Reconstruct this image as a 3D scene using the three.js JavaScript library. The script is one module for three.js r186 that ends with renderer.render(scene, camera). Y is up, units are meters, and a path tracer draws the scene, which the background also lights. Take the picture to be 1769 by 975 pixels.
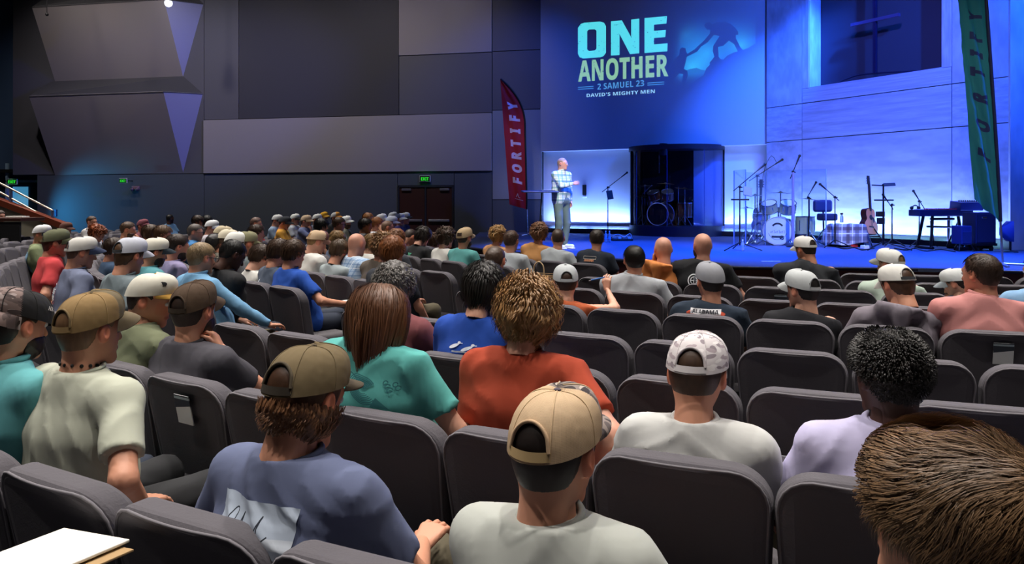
import * as THREE from 'three';
import { mergeGeometries } from 'three/addons/utils/BufferGeometryUtils.js';
import { RectAreaLightUniformsLib } from 'three/addons/lights/RectAreaLightUniformsLib.js';
import { RoundedBoxGeometry } from 'three/addons/geometries/RoundedBoxGeometry.js';

// ------------------------------------------------------------------ camera, sky, lights, exposure
const F = 1320, V0 = 348, U0 = 884.5, EYE = 1.62;            // focal length and horizon in photo pixels, eye height in metres
const V3 = THREE.Vector3, PI = Math.PI, rad = a => a * PI / 180;
RectAreaLightUniformsLib.init();
const scene = new THREE.Scene();
scene.background = new THREE.Color(0x000000);
const camera = new THREE.PerspectiveCamera(2 * Math.atan(487.5 / F) * 180 / PI, 1769 / 975, 0.05, 120);
camera.position.set(0, EYE, 0);
camera.setViewOffset(1769, 975, 0, 487.5 - V0, 1769, 975);    // shifted lens: the camera is level
camera.updateProjectionMatrix();
const renderer = new THREE.WebGLRenderer({ antialias: true });
renderer.toneMapping = THREE.LinearToneMapping;
renderer.toneMappingExposure = 1.0;
renderer.outputColorSpace = THREE.SRGBColorSpace;
renderer.shadowMap.enabled = true;
renderer.shadowMap.type = THREE.PCFSoftShadowMap;

const names = {};
function numbered(n) { const k = names[n] = (names[n] ?? -1) + 1; return k ? `${n}_${String(k).padStart(3, '0')}` : n; }
function tag(o, label, category, group) { o.userData = { ...o.userData, label, category }; if (group) o.userData.group = group; return o; }
function thing(name, label, category, pos = [0, 0, 0], turn = 0, group) {
  const o = new THREE.Group(); o.name = numbered(name); scene.add(o);
  o.position.set(...pos); o.rotation.y = turn; return tag(o, label, category, group);
}
function part(name, geo, mat, parent, label) {
  const m = new THREE.Mesh(geo, mat); m.name = name; m.castShadow = m.receiveShadow = true; parent.add(m);
  if (label) m.userData.label = label;
  return m;
}
function struct(name, geo, mat) { const m = new THREE.Mesh(geo, mat); m.name = name; m.castShadow = m.receiveShadow = true; m.userData.kind = 'structure'; scene.add(m); return m; }
function std(color, roughness = 0.8, extra = {}) { return new THREE.MeshStandardMaterial({ color, roughness, ...extra }); }

// spot lamps: a can with a glowing lens, the light just in front of it
const canMat = std('#17171a', 0.5), lensGeo = new THREE.CircleGeometry(0.085, 20), canGeo = new THREE.CylinderGeometry(0.11, 0.11, 0.3, 20, 1, true);
const lensMats = {};
function spotLamp(name, label, pos, target, color, intensity, angle, penumbra, group, size = 4) {
  const t = thing(name, label, 'light', pos, 0, group);
  const dir = new V3(...target).sub(new V3(...pos)).normalize();
  const body = part('housing', canGeo, canMat, t); body.quaternion.setFromUnitVectors(new V3(0, -1, 0), dir); body.position.copy(dir).multiplyScalar(-0.12);
  const key = '' + color;
  const lm = lensMats[key] ??= new THREE.MeshStandardMaterial({ color: 0x000000, emissive: color, emissiveIntensity: 3, side: THREE.DoubleSide });
  const lens = part('lens', lensGeo, lm, t); lens.quaternion.setFromUnitVectors(new V3(0, 0, 1), dir); lens.position.copy(dir).multiplyScalar(-0.02);
  const s = new THREE.SpotLight(color, intensity, 0, rad(angle), penumbra, 2);
  s.position.set(...pos).addScaledVector(dir, 0.05); s.target.position.set(...target);
  s.castShadow = true; s.shadow.radius = size; s.shadow.mapSize.set(1024, 1024);
  scene.add(s, s.target);
}
const CEIL = 10.2;
{
  const wx = [-15, -11, -7, -3, 1, 5, 9];                       // house lights, in rows across the ceiling
  for (const d of [1.5, 5, 8.5, 12, 15.5, 19]) for (const x of wx) {
    if (d > 9 && x > 0.5 || d > 14 && x > -4) continue;         // none over the stage
    spotLamp('ceiling_downlight', 'small round white downlight recessed in the dark ceiling above the seats', [x, CEIL - 0.25, -d], [x + 0.5, 0, -d + 1.1], new THREE.Color(1, 0.93, 0.86), 120, 42, 0.8, 'house downlights over the seats', 6);
  }
  const B = (p, t, c, i, a, pe = 0.6) => spotLamp('stage_spotlight', 'blue stage spotlight hanging from the bar above the stage', p, t, new THREE.Color(...c), i, a, pe, 'blue stage spotlights', 5);
  const blue = [0.015, 0.11, 1], pale = [0.12, 0.15, 1];
  B([2.6, 9.6, -15], [2.6, 0.7, -15.4], blue, 1500, 24);
  B([5.6, 9.6, -13.4], [5.6, 0.7, -13.6], blue, 1500, 24);
  B([9, 9.4, -11], [9, 0.7, -11.4], blue, 1500, 24);
  B([2.6, 9.4, -19], [2.6, 0.7, -19.2], blue, 260, 20);
  B([9, 9.4, -9], [8.6, 5, -17], blue, 620, 30);
  B([5.5, 9.4, -12], [8.2, 3.2, -18], pale, 260, 26);
  B([8.6, 8.6, -14.6], [6.7, 4.6, -20], blue, 1100, 13, 1);
  B([1.8, 9.4, -18], [-0.8, 3.2, -23.6], blue, 90, 30);
  B([6.5, 9.6, -14], [-10.9, 4.7, -25], [0.07, 0.12, 1], 620, 11, 0.5);
  for (const [x, d] of [[-14.5, 21.5], [-11.5, 20.8], [-8.5, 20.2], [-5.5, 19.6], [-2.6, 19]]) spotLamp('wall_washer', 'round ceiling lamp washing the grey left wall with soft light', [x, CEIL - 0.3, -d], [x - 0.3, 4.2, -d - 5.2], new THREE.Color(1, 0.9, 0.86), 44, 44, 0.9, 'wall washers along the left wall', 8);
  spotLamp('stage_front_light', 'white front spotlight aimed at the speaker on stage', [2.6, 8.6, -6.2], [1.0, 1.6, -15.3], new THREE.Color(1, 0.95, 0.9), 620, 6.5, 0.5, undefined, 5);
  spotLamp('stage_front_light', 'neutral front spotlight aimed at the drums and guitar on stage', [4.6, 9.2, -6.5], [5.7, 1.1, -16], new THREE.Color(1, 0.96, 0.9), 420, 12, 0.9, undefined, 5);
  spotLamp('stage_front_light', 'cool front spotlight aimed at the green banner', [6, 9, -4.5], [7.2, 2.6, -11.4], new THREE.Color(0.75, 0.9, 1), 90, 13, 0.9, undefined, 5);
  spotLamp('stage_front_light', 'white front spotlight aimed at the red banner', [-1, 9, -11], [0.3, 2.8, -21.3], new THREE.Color(1, 0.85, 0.85), 90, 7, 0.9, undefined, 5);
}

// ------------------------------------------------------------------ helpers
let seed = 7; const rnd = () => ((seed = (seed * 1664525 + 1013904223) >>> 0) / 4294967296);
const at = (u, v, d) => new V3((u - U0) / F * d, EYE + (V0 - v) / F * d, -d);         // a point seen at a photo pixel, d metres ahead
const onLevel = (u, v, y) => at(u, v, (EYE - y) * F / (v - V0));                          // a point of a level surface at height y
const v = (x, y, z) => new V3(x, y, z);
const hash = (x, y, z) => { let h = (x * 374761393 + y * 668265263 + z * 2147483647) | 0; h = Math.imul(h ^ (h >>> 13), 1274126177); return ((h ^ (h >>> 16)) >>> 0) / 4294967296; };
function noise(x, y, z) {                                                               // value noise, -1..1
  const X = Math.floor(x), Y = Math.floor(y), Z = Math.floor(z); x -= X; y -= Y; z -= Z;
  x = x * x * (3 - 2 * x); y = y * y * (3 - 2 * y); z = z * z * (3 - 2 * z);
  const L = (a, b, t) => a + (b - a) * t;
  return 2 * L(L(L(hash(X, Y, Z), hash(X + 1, Y, Z), x), L(hash(X, Y + 1, Z), hash(X + 1, Y + 1, Z), x), y), L(L(hash(X, Y, Z + 1), hash(X + 1, Y, Z + 1), x), L(hash(X, Y + 1, Z + 1), hash(X + 1, Y + 1, Z + 1), x), y), z) - 1;
}
function mg(list) {
  list = list.map(g => { const n = g.index ? g.toNonIndexed() : g; for (const k of Object.keys(n.attributes)) if (!['position', 'normal', 'uv'].includes(k)) n.deleteAttribute(k); if (!n.attributes.uv) n.setAttribute('uv', new THREE.BufferAttribute(new Float32Array(n.attributes.position.count * 2), 2)); return n; });
  return mergeGeometries(list);
}
const box = (w, h, d, x = 0, y = 0, z = 0) => new THREE.BoxGeometry(w, h, d).translate(x, y, z);
const rbox = (w, h, d, x, y, z, r = 0.01, s = 2) => new RoundedBoxGeometry(w, h, d, s, r).translate(x, y, z);
function bar(a, b, r, r2 = r, n = 8) {
  const A = Array.isArray(a) ? v(...a) : a, B = Array.isArray(b) ? v(...b) : b, d = B.clone().sub(A), l = d.length();
  const g = new THREE.CylinderGeometry(r2, r, l, n); g.applyQuaternion(new THREE.Quaternion().setFromUnitVectors(v(0, 1, 0), d.normalize()));
  return g.translate((A.x + B.x) / 2, (A.y + B.y) / 2, (A.z + B.z) / 2);
}
const wire = (pts, r, n = 24, s = 6, closed = false) => new THREE.TubeGeometry(new THREE.CatmullRomCurve3(pts.map(p => Array.isArray(p) ? v(...p) : p), closed), n, r, s, closed);
const lathe = (pts, n = 24) => new THREE.LatheGeometry(pts.map(p => new THREE.Vector2(...p)), n);
const ball = (r, x = 0, y = 0, z = 0, n = 12) => new THREE.SphereGeometry(r, n, n * 0.75 | 0).translate(x, y, z);
function rrShape(w, h, rt, rb = rt) {
  const s = new THREE.Shape(), x = w / 2; s.moveTo(-x + rb, 0); s.lineTo(x - rb, 0); s.absarc(x - rb, rb, rb, -PI / 2, 0); s.lineTo(x, h - rt); s.absarc(x - rt, h - rt, rt, 0, PI / 2);
  s.lineTo(-x + rt, h); s.absarc(-x + rt, h - rt, rt, PI / 2, PI); s.lineTo(-x, rb); s.absarc(-x + rb, rb, rb, PI, 1.5 * PI); return s;
}
function canvasTex(w, h, draw, srgb = true) {
  const c = document.createElement('canvas'); c.width = w; c.height = h; draw(c.getContext('2d'), w, h);
  const t = new THREE.CanvasTexture(c); if (srgb) t.colorSpace = THREE.SRGBColorSpace; t.anisotropy = 8; return t;
}
function grainTex(n, rep, lo, hi, sx = 1, sy = 1) {            // tileable-looking grey grain used as bump
  const d = new Uint8Array(n * n * 4);
  for (let j = 0; j < n; j++) for (let i = 0; i < n; i++) {
    const a = 0.5 + 0.25 * noise(i * sx / 2, j * sy / 2, 3) + 0.25 * noise(i * sx / 9, j * sy / 9, 8), k = (j * n + i) * 4; d[k] = d[k + 1] = d[k + 2] = 255 * (lo + (hi - lo) * a); d[k + 3] = 255;
  }
  const t = new THREE.DataTexture(d, n, n); t.wrapS = t.wrapT = THREE.RepeatWrapping; t.repeat.set(rep, rep); t.magFilter = THREE.LinearFilter; t.minFilter = THREE.LinearMipmapLinearFilter; t.generateMipmaps = true; t.needsUpdate = true; return t;
}
// signed-distance modelling: bones are tapered capsules joined by a smooth minimum, meshed by surface nets
const smin = (a, b, k) => { const h = k - Math.abs(a - b); return h > 0 ? Math.min(a, b) - h * h / (4 * k) : Math.min(a, b); };
function capsule(a, b, ra, rb) {
  const ax = a.x, ay = a.y, az = a.z, bx = b.x - ax, by = b.y - ay, bz = b.z - az, L = 1 / Math.max(1e-9, bx * bx + by * by + bz * bz), dr = rb - ra;
  return (x, y, z) => { x -= ax; y -= ay; z -= az; let t = (x * bx + y * by + z * bz) * L; t = t < 0 ? 0 : t > 1 ? 1 : t; const X = x - bx * t, Y = y - by * t, Z = z - bz * t; return Math.sqrt(X * X + Y * Y + Z * Z) - ra - dr * t; };
}
function ellipsoid(c, r) {
  return (x, y, z) => { x -= c[0]; y -= c[1]; z -= c[2]; const a = x / r[0], b = y / r[1], e = z / r[2], k0 = Math.sqrt(a * a + b * b + e * e); if (k0 < 1e-5) return -Math.min(...r); const A = a / r[0], B = b / r[1], E = e / r[2]; return k0 * (k0 - 1) / Math.sqrt(A * A + B * B + E * E); };
}
const blend = (fs, k) => (x, y, z) => { let d = fs[0](x, y, z); for (let i = 1; i < fs.length; i++) d = smin(d, fs[i](x, y, z), k); return d; };
function net(f, lo, hi, c, color) {
  const n = [0, 1, 2].map(i => Math.max(3, Math.ceil((hi[i] - lo[i]) / c) + 1)), [nx, ny, nz] = n, S = new Float32Array(nx * ny * nz), B = 6, R = B * c * 1.5, todo = [];
  for (let k = 0; k < nz; k += B) for (let j = 0; j < ny; j += B) for (let i = 0; i < nx; i += B) {
    const d = f(lo[0] + (i + B / 2) * c, lo[1] + (j + B / 2) * c, lo[2] + (k + B / 2) * c);
    if (Math.abs(d) < R) { todo.push(i, j, k); continue; }
    const s = d < 0 ? -9 : 9; for (let c2 = k; c2 < Math.min(nz, k + B); c2++) for (let b = j; b < Math.min(ny, j + B); b++) for (let a = i; a < Math.min(nx, i + B); a++) S[(c2 * ny + b) * nx + a] = s;
  }
  for (let q = 0; q < todo.length; q += 3) { const [i, j, k] = [todo[q], todo[q + 1], todo[q + 2]]; for (let c2 = k; c2 < Math.min(nz, k + B); c2++) for (let b = j; b < Math.min(ny, j + B); b++) for (let a = i; a < Math.min(nx, i + B); a++) S[(c2 * ny + b) * nx + a] = f(lo[0] + a * c, lo[1] + b * c, lo[2] + c2 * c); }
  const id = new Int32Array(nx * ny * nz).fill(-1), P = [], I = [], sx = 1, sy = nx, sz = nx * ny, E = [[0, sx], [0, sy], [0, sz], [sx, sx + sy], [sx, sx + sz], [sy, sx + sy], [sy, sy + sz], [sz, sx + sz], [sz, sy + sz], [sx + sy, sx + sy + sz], [sx + sz, sx + sy + sz], [sy + sz, sx + sy + sz]];
  const O8 = [0, sx, sy, sx + sy, sz, sz + sx, sz + sy, sx + sy + sz], oc = new Map(); for (const a of [0, 1]) for (const b of [0, 1]) for (const e of [0, 1]) oc.set(a * sx + b * sy + e * sz, [a, b, e]);
  const EO = E.map(([a, b]) => [a, b, oc.get(a), oc.get(b)]);
  for (let k = 0; k < nz - 1; k++) for (let j = 0; j < ny - 1; j++) for (let i = 0; i < nx - 1; i++) {
    const o = k * sz + j * sy + i; let neg = 0; for (let q = 0; q < 8; q++) if (S[o + O8[q]] < 0) neg++;
    if (neg === 0 || neg === 8) continue;
    let x = 0, y = 0, z = 0, m = 0;
    for (const [a, b, A, Bq] of EO) { const fa = S[o + a], fb = S[o + b]; if ((fa < 0) === (fb < 0)) continue; const t = fa / (fa - fb); x += A[0] + (Bq[0] - A[0]) * t; y += A[1] + (Bq[1] - A[1]) * t; z += A[2] + (Bq[2] - A[2]) * t; m++; }
    id[o] = P.length / 3; P.push(lo[0] + (i + x / m) * c, lo[1] + (j + y / m) * c, lo[2] + (k + z / m) * c);
  }
  const quad = (a, b, c2, d, flip) => { if (a < 0 || b < 0 || c2 < 0 || d < 0) return; flip ? I.push(a, c2, b, a, d, c2) : I.push(a, b, c2, a, c2, d); };
  for (let k = 1; k < nz - 1; k++) for (let j = 1; j < ny - 1; j++) for (let i = 1; i < nx - 1; i++) {
    const o = k * sz + j * sy + i, s = S[o] < 0;
    if (s !== S[o + sx] < 0) quad(id[o], id[o - sy], id[o - sy - sz], id[o - sz], s);
    if (s !== S[o + sy] < 0) quad(id[o], id[o - sz], id[o - sx - sz], id[o - sx], s);
    if (s !== S[o + sz] < 0) quad(id[o], id[o - sx], id[o - sx - sy], id[o - sy], s);
  }
  const g = new THREE.BufferGeometry(); g.setAttribute('position', new THREE.Float32BufferAttribute(P, 3)); g.setIndex(I); g.computeVertexNormals();
  const N = P.length / 3, uv = new Float32Array(N * 2); for (let i = 0; i < N; i++) { uv[2 * i] = P[3 * i] + 0.7 * P[3 * i + 2]; uv[2 * i + 1] = P[3 * i + 1]; } g.setAttribute('uv', new THREE.BufferAttribute(uv, 2));
  if (color) { const C = new Float32Array(N * 3); for (let i = 0; i < N; i++) C.set(color(P[3 * i], P[3 * i + 1], P[3 * i + 2]), 3 * i); g.setAttribute('color', new THREE.BufferAttribute(C, 3)); }
  return g;
}

// ------------------------------------------------------------------ the room
const carpetBump = grainTex(256, 6, 0, 1);
const stainTex = (() => { const n = 256, d = new Uint8Array(n * n * 4); for (let j = 0; j < n; j++) for (let i = 0; i < n; i++) { const a = noise(i / 60, j / 14, 5) + 0.6 * noise(i / 22, j / 7, 9) + 0.3 * noise(i / 8, j / 4, 2), k = 4 * (j * n + i), w = 238 + 17 * Math.max(-1, Math.min(1, a)); d[k] = d[k + 1] = d[k + 2] = w; d[k + 3] = 255; } const t = new THREE.DataTexture(d, n, n); t.magFilter = THREE.LinearFilter; t.minFilter = THREE.LinearFilter; t.colorSpace = THREE.SRGBColorSpace; t.needsUpdate = true; return t; })();   // faint streaky marks on the painted panels
const M = {
  carpet: std('#26262b', 0.97, { bumpMap: carpetBump, bumpScale: 0.004 }),
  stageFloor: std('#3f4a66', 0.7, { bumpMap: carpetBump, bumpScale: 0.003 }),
  dark: std('#1a1a1c', 0.85), ceiling: std('#0b0b0d', 0.95), black: std('#08080a', 0.6), blackGloss: std('#0a0a0c', 0.25),
  panelDark: std('#3b3b42', 0.95), panelMid: std('#55555c', 0.95), panelLight: std('#8d898c', 0.95), panelBase: std('#4a5057', 0.95), wallGap: std('#16161a', 0.95),
  white: std('#cfd2d8', 0.85), wallBlue: std('#c6ccda', 0.7, { map: stainTex }), screen: std('#a3a6ad', 0.9), wood: std('#6b2d17', 0.45), woodDark: std('#3a1a10', 0.5),
  metal: std('#b8bac0', 0.3, { metalness: 0.9 }), chrome: std('#d8dade', 0.15, { metalness: 1 }), blackMetal: std('#141418', 0.4, { metalness: 0.4 }), frame: std('#1c1d20', 0.45, { metalness: 0.3 }),
  glass: new THREE.MeshPhysicalMaterial({ color: '#eef6ff', transmission: 1, thickness: 0, roughness: 0.02, ior: 1.45 }),
  tint: new THREE.MeshPhysicalMaterial({ color: '#aebfe0', transmission: 1, thickness: 0, roughness: 0.03, ior: 1.5 }),
  paper: std('#e9e7e0', 0.8), exit: std('#0c1a0e', 0.5),
};
struct('floor', box(46, 0.3, 46, -2, -0.15, -12), M.carpet);
struct('ceiling', box(46, 0.3, 46, -2, CEIL + 0.15, -12), M.ceiling);
struct('wall_back', box(46, CEIL, 0.3, -2, CEIL / 2, 7), M.panelDark);
struct('wall_right', box(0.3, CEIL, 46, 14, CEIL / 2, -12), M.panelDark);
struct('wall_far_left', box(0.3, CEIL, 46, -21, CEIL / 2, -12), M.dark);
struct('wall_front', box(46, CEIL, 0.3, -2, CEIL / 2, -29.5), M.dark);

function wallFrame(name, A, B) {                               // local x along the wall, local z out of it, origin at A on the floor
  const g = new THREE.Group(); g.name = name; g.userData.kind = 'structure'; scene.add(g);
  const dx = B[0] - A[0], dz = -(B[1] - A[1]), len = Math.hypot(dx, dz), th = Math.atan2(-dz, dx);
  g.position.set(A[0], 0, -A[1]); g.rotation.y = th;
  const ux = dx / len, uz = dz / len;
  const hit = u => { const k = (u - U0) / F; const s = (-k * g.position.z - g.position.x) / (ux + k * uz); return [s, -(g.position.z + uz * s)]; };   // column u meets the wall at s, depth d
  return { g, len, th, s: u => hit(u)[0], d: u => hit(u)[1], y: (u, w) => EYE + (V0 - w) / F * hit(u)[1],
    world: (s, y, o = 0) => v(A[0] + ux * s + Math.sin(th) * o, y, -A[1] + uz * s + Math.cos(th) * o),
    panel: (s0, s1, y0, y1, m, o = 0.04, n = 'panel', gap = 0.012) => part(n, box(s1 - s0 - 2 * gap, y1 - y0 - 2 * gap, Math.abs(o) + 0.02, (s0 + s1) / 2, (y0 + y1) / 2, o / 2), m, g) };
}
// left wall with its fabric panels and double doors
const WL = wallFrame('wall_left', [-18.6, 27.5], [0.92, 23.2]);
{
  const w = WL, top = CEIL, e = [w.s(24), w.s(354), w.s(414), w.s(690), w.s(851), w.len];
  const yA = w.y(600, 298), yB = w.y(600, 201.5), yC = w.y(770, 94);
  const eo = w.s(66), yo = w.y(40, 297); part('backing', mg([box(w.len - eo, yo, 0.2, (eo + w.len) / 2, yo / 2, -0.12), box(w.len - e[0], top - yo, 0.2, (e[0] + w.len) / 2, (top + yo) / 2, -0.12)]), M.wallGap, w.g);
  w.panel(eo, e[1], 0, yA, M.panelBase); w.panel(e[0], e[1], yA, top, M.panelMid);
  const dl = w.s(688), dr = w.s(785), dt = w.y(737, 320.5);
  w.panel(e[1], dl, 0, yA, M.panelBase); w.panel(dr, e[4], 0, yA, M.panelBase); w.panel(dl, dr, dt, yA, M.panelBase, 0.04, 'panel', 0.004);
  w.panel(e[1], e[4], yA, yB, M.panelLight, 0.09);
  w.panel(e[1], e[2], yB, top, M.panelMid); w.panel(e[2], e[3], yB, top, M.panelDark);
  w.panel(e[3], e[4], yB, yC, M.panelMid); w.panel(e[3], e[4], yC, top, std('#7c7880', 0.95), 0.07);
  const b1 = w.y(890, 190), b2 = w.y(890, 88), b0 = w.y(890, 345);
  w.panel(e[4], e[5], 0, b0, M.panelBase); w.panel(e[4], e[5], b0, b1, std('#7d828c', 0.8)); w.panel(e[4], e[5], b1, b2, M.panelMid); w.panel(e[4], e[5], b2, top, M.panelMid);
  // double doors
  const door = new THREE.Group(); door.name = 'door_1'; door.userData.kind = 'structure'; scene.add(door); door.position.copy(w.world(dl, 0, 0)); door.rotation.y = w.th;
  const W = dr - dl, hw = W / 2;
  part('door_frame', mg([box(0.06, dt, 0.16, 0.03, dt / 2, 0), box(0.06, dt, 0.16, W - 0.03, dt / 2, 0), box(W, 0.06, 0.16, hw, dt - 0.03, 0), box(0.05, dt, 0.1, hw, dt / 2, 0.02)]), std('#22232b', 0.5), door);
  for (const k of [0, 1]) {
    const x = k ? hw + hw / 2 - 0.015 : hw / 2 + 0.015, lf = part('door_leaf', rbox(hw - 0.1, dt - 0.08, 0.05, x, dt / 2 - 0.02, 0.03, 0.008), M.woodDark, door);
    part('panic_bar', mg([rbox(hw * 0.72, 0.07, 0.06, x, 1.02, 0.09, 0.01)]), M.metal, lf);
    part('door_closer', rbox(0.3, 0.07, 0.06, k ? W - 0.3 : 0.3, dt - 0.13, 0.08, 0.01), M.metal, lf);
  }
}
// faceted acoustic boxes on the left wall
function baffle(label, vTL, vTR, vBL, vBR) {
  const w = WL, o = 1.35, T = u => w.world(w.s(u[0]), w.y(u[0], u[1]), 0.05), Fr = (u, q) => { const d = w.d(u[0]) - q; return at(u[0], u[1], d); };
  const a = Fr(vTL, o), b = Fr(vTR, o), bl = T(vBL), br = T(vBR), tr = T(vTR[2]), tl = w.world(w.s(vTL[0]) + 0.7, tr.y, 0.05), ub = T(vTR[3]), ul = w.world(w.s(vTL[0]) + 1.0, ub.y, 0.05);
  const t = thing('acoustic_box', label, 'acoustic panel');
  const face = (name, P, m) => { const c = P.reduce((s, p) => s.add(p), v(0, 0, 0)).multiplyScalar(1 / P.length), n = P[1].clone().sub(P[0]).cross(P[2].clone().sub(P[0])).normalize(); const pos = [], back = P.map(p => p.clone().addScaledVector(n, -0.03));
    const tri = (x, y, z) => pos.push(...x.toArray(), ...y.toArray(), ...z.toArray()), N = P.length;
    for (let i = 1; i < N - 1; i++) { tri(P[0], P[i], P[i + 1]); tri(back[0], back[i + 1], back[i]); }
    for (let i = 0; i < N; i++) { const j = (i + 1) % N; tri(P[i], back[i], back[j]); tri(P[i], back[j], P[j]); }
    const g = new THREE.BufferGeometry(); g.setAttribute('position', new THREE.Float32BufferAttribute(pos, 3)); g.computeVertexNormals(); part(name, g, m, t); };
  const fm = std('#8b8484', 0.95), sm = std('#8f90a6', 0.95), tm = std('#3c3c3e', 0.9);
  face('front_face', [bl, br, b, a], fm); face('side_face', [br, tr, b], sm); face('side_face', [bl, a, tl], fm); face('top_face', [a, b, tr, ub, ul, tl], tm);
  return t;
}
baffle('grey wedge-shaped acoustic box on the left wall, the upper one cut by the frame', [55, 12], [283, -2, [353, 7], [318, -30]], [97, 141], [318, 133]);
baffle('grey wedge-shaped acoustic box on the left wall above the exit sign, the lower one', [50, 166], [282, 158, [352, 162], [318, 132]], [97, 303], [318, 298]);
{ // small lamp and hook over the upper box
  const p = at(291, 3, 23.2), t = thing('small_spotlight', 'small lit white spotlight above the upper acoustic box', 'light', p.toArray());
  part('housing', lathe([[0.02, 0.28], [0.07, 0.24], [0.1, 0.1], [0.1, 0]], 16), M.black, t); part('lens', ball(0.12, 0, -0.04, 0, 12), new THREE.MeshStandardMaterial({ emissive: '#f2f6ff', emissiveIntensity: 1.6, color: '#000000' }), t); part('stem', bar([0, 0.25, 0], [0, CEIL - p.y, 0], 0.02), M.black, t);
  const L = new THREE.PointLight('#eaf0ff', 2.5); L.position.set(p.x, p.y - 0.25, p.z + 0.1); scene.add(L);
  const q = at(81, 25, 23.4), h = thing('hanging_microphone', 'small black hanging microphone in front of the upper acoustic box', 'microphone', q.toArray());
  part('capsule', ball(0.05), M.black, h); part('cable', bar([0, 0.04, 0], [0, CEIL - q.y, 0], 0.01), M.black, h);
}
// exit signs
const exitTex = canvasTex(256, 128, (c, w, h) => { c.fillStyle = '#071007'; c.fillRect(0, 0, w, h); c.fillStyle = '#35ff3c'; c.font = 'bold 104px sans-serif'; c.textAlign = 'center'; c.textBaseline = 'middle'; c.save(); c.translate(w / 2, h / 2 + 6); c.scale(0.92, 1); c.fillText('EXIT', 0, 0); c.restore(); });
function exitSign(label, p, turn, s = 1) {
  const t = thing('exit_sign', label, 'sign', p, turn);
  part('housing', rbox(0.36 * s, 0.2 * s, 0.05, 0, 0, 0, 0.012), std('#c9ccc9', 0.5), t);
  part('sign_face', new THREE.PlaneGeometry(0.33 * s, 0.17 * s).translate(0, 0, 0.027), new THREE.MeshStandardMaterial({ color: '#000000', emissive: '#ffffff', emissiveMap: exitTex, emissiveIntensity: 0.85 }), t);
  const L = new THREE.PointLight('#2cff44', 0.04); L.position.set(p[0] + Math.sin(turn) * 0.12, p[1], p[2] + Math.cos(turn) * 0.12); scene.add(L);
  return t;
}
exitSign('green lit exit sign on the wall above the brown double doors', WL.world(WL.s(736), WL.y(736, 309), 0.1).toArray(), WL.th);
{
  const p = WL.world(WL.s(231), WL.y(231, 313), 0.5).toArray(), t = exitSign('green lit exit sign standing out from the wall under the acoustic box', p, WL.th, 0.85);
  part('bracket', bar([0, 0, -0.45], [0, 0, 0], 0.015), M.black, t);
  const c = thing('wall_lamp', 'small grey emergency lamp with two heads below the exit sign', 'light', WL.world(WL.s(238), WL.y(238, 325), 0.1).toArray(), WL.th);
  part('case', rbox(0.28, 0.12, 0.08, 0, 0, 0, 0.02), std('#8a6a74', 0.5), c); part('lamp_head', mg([ball(0.06, -0.1, -0.05, 0.06, 10), ball(0.06, 0.1, -0.05, 0.06, 10)]), std('#5b4a58', 0.4), c);
  const o = thing('wall_box', 'small dark blue box on the cyan lit wall by the stair rail', 'box', WL.world(WL.s(98), WL.y(98, 368), 0.08).toArray(), WL.th);
  part('case', rbox(0.14, 0.24, 0.09, 0, 0, 0, 0.015), std('#26587f', 0.5), o);
}
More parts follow.
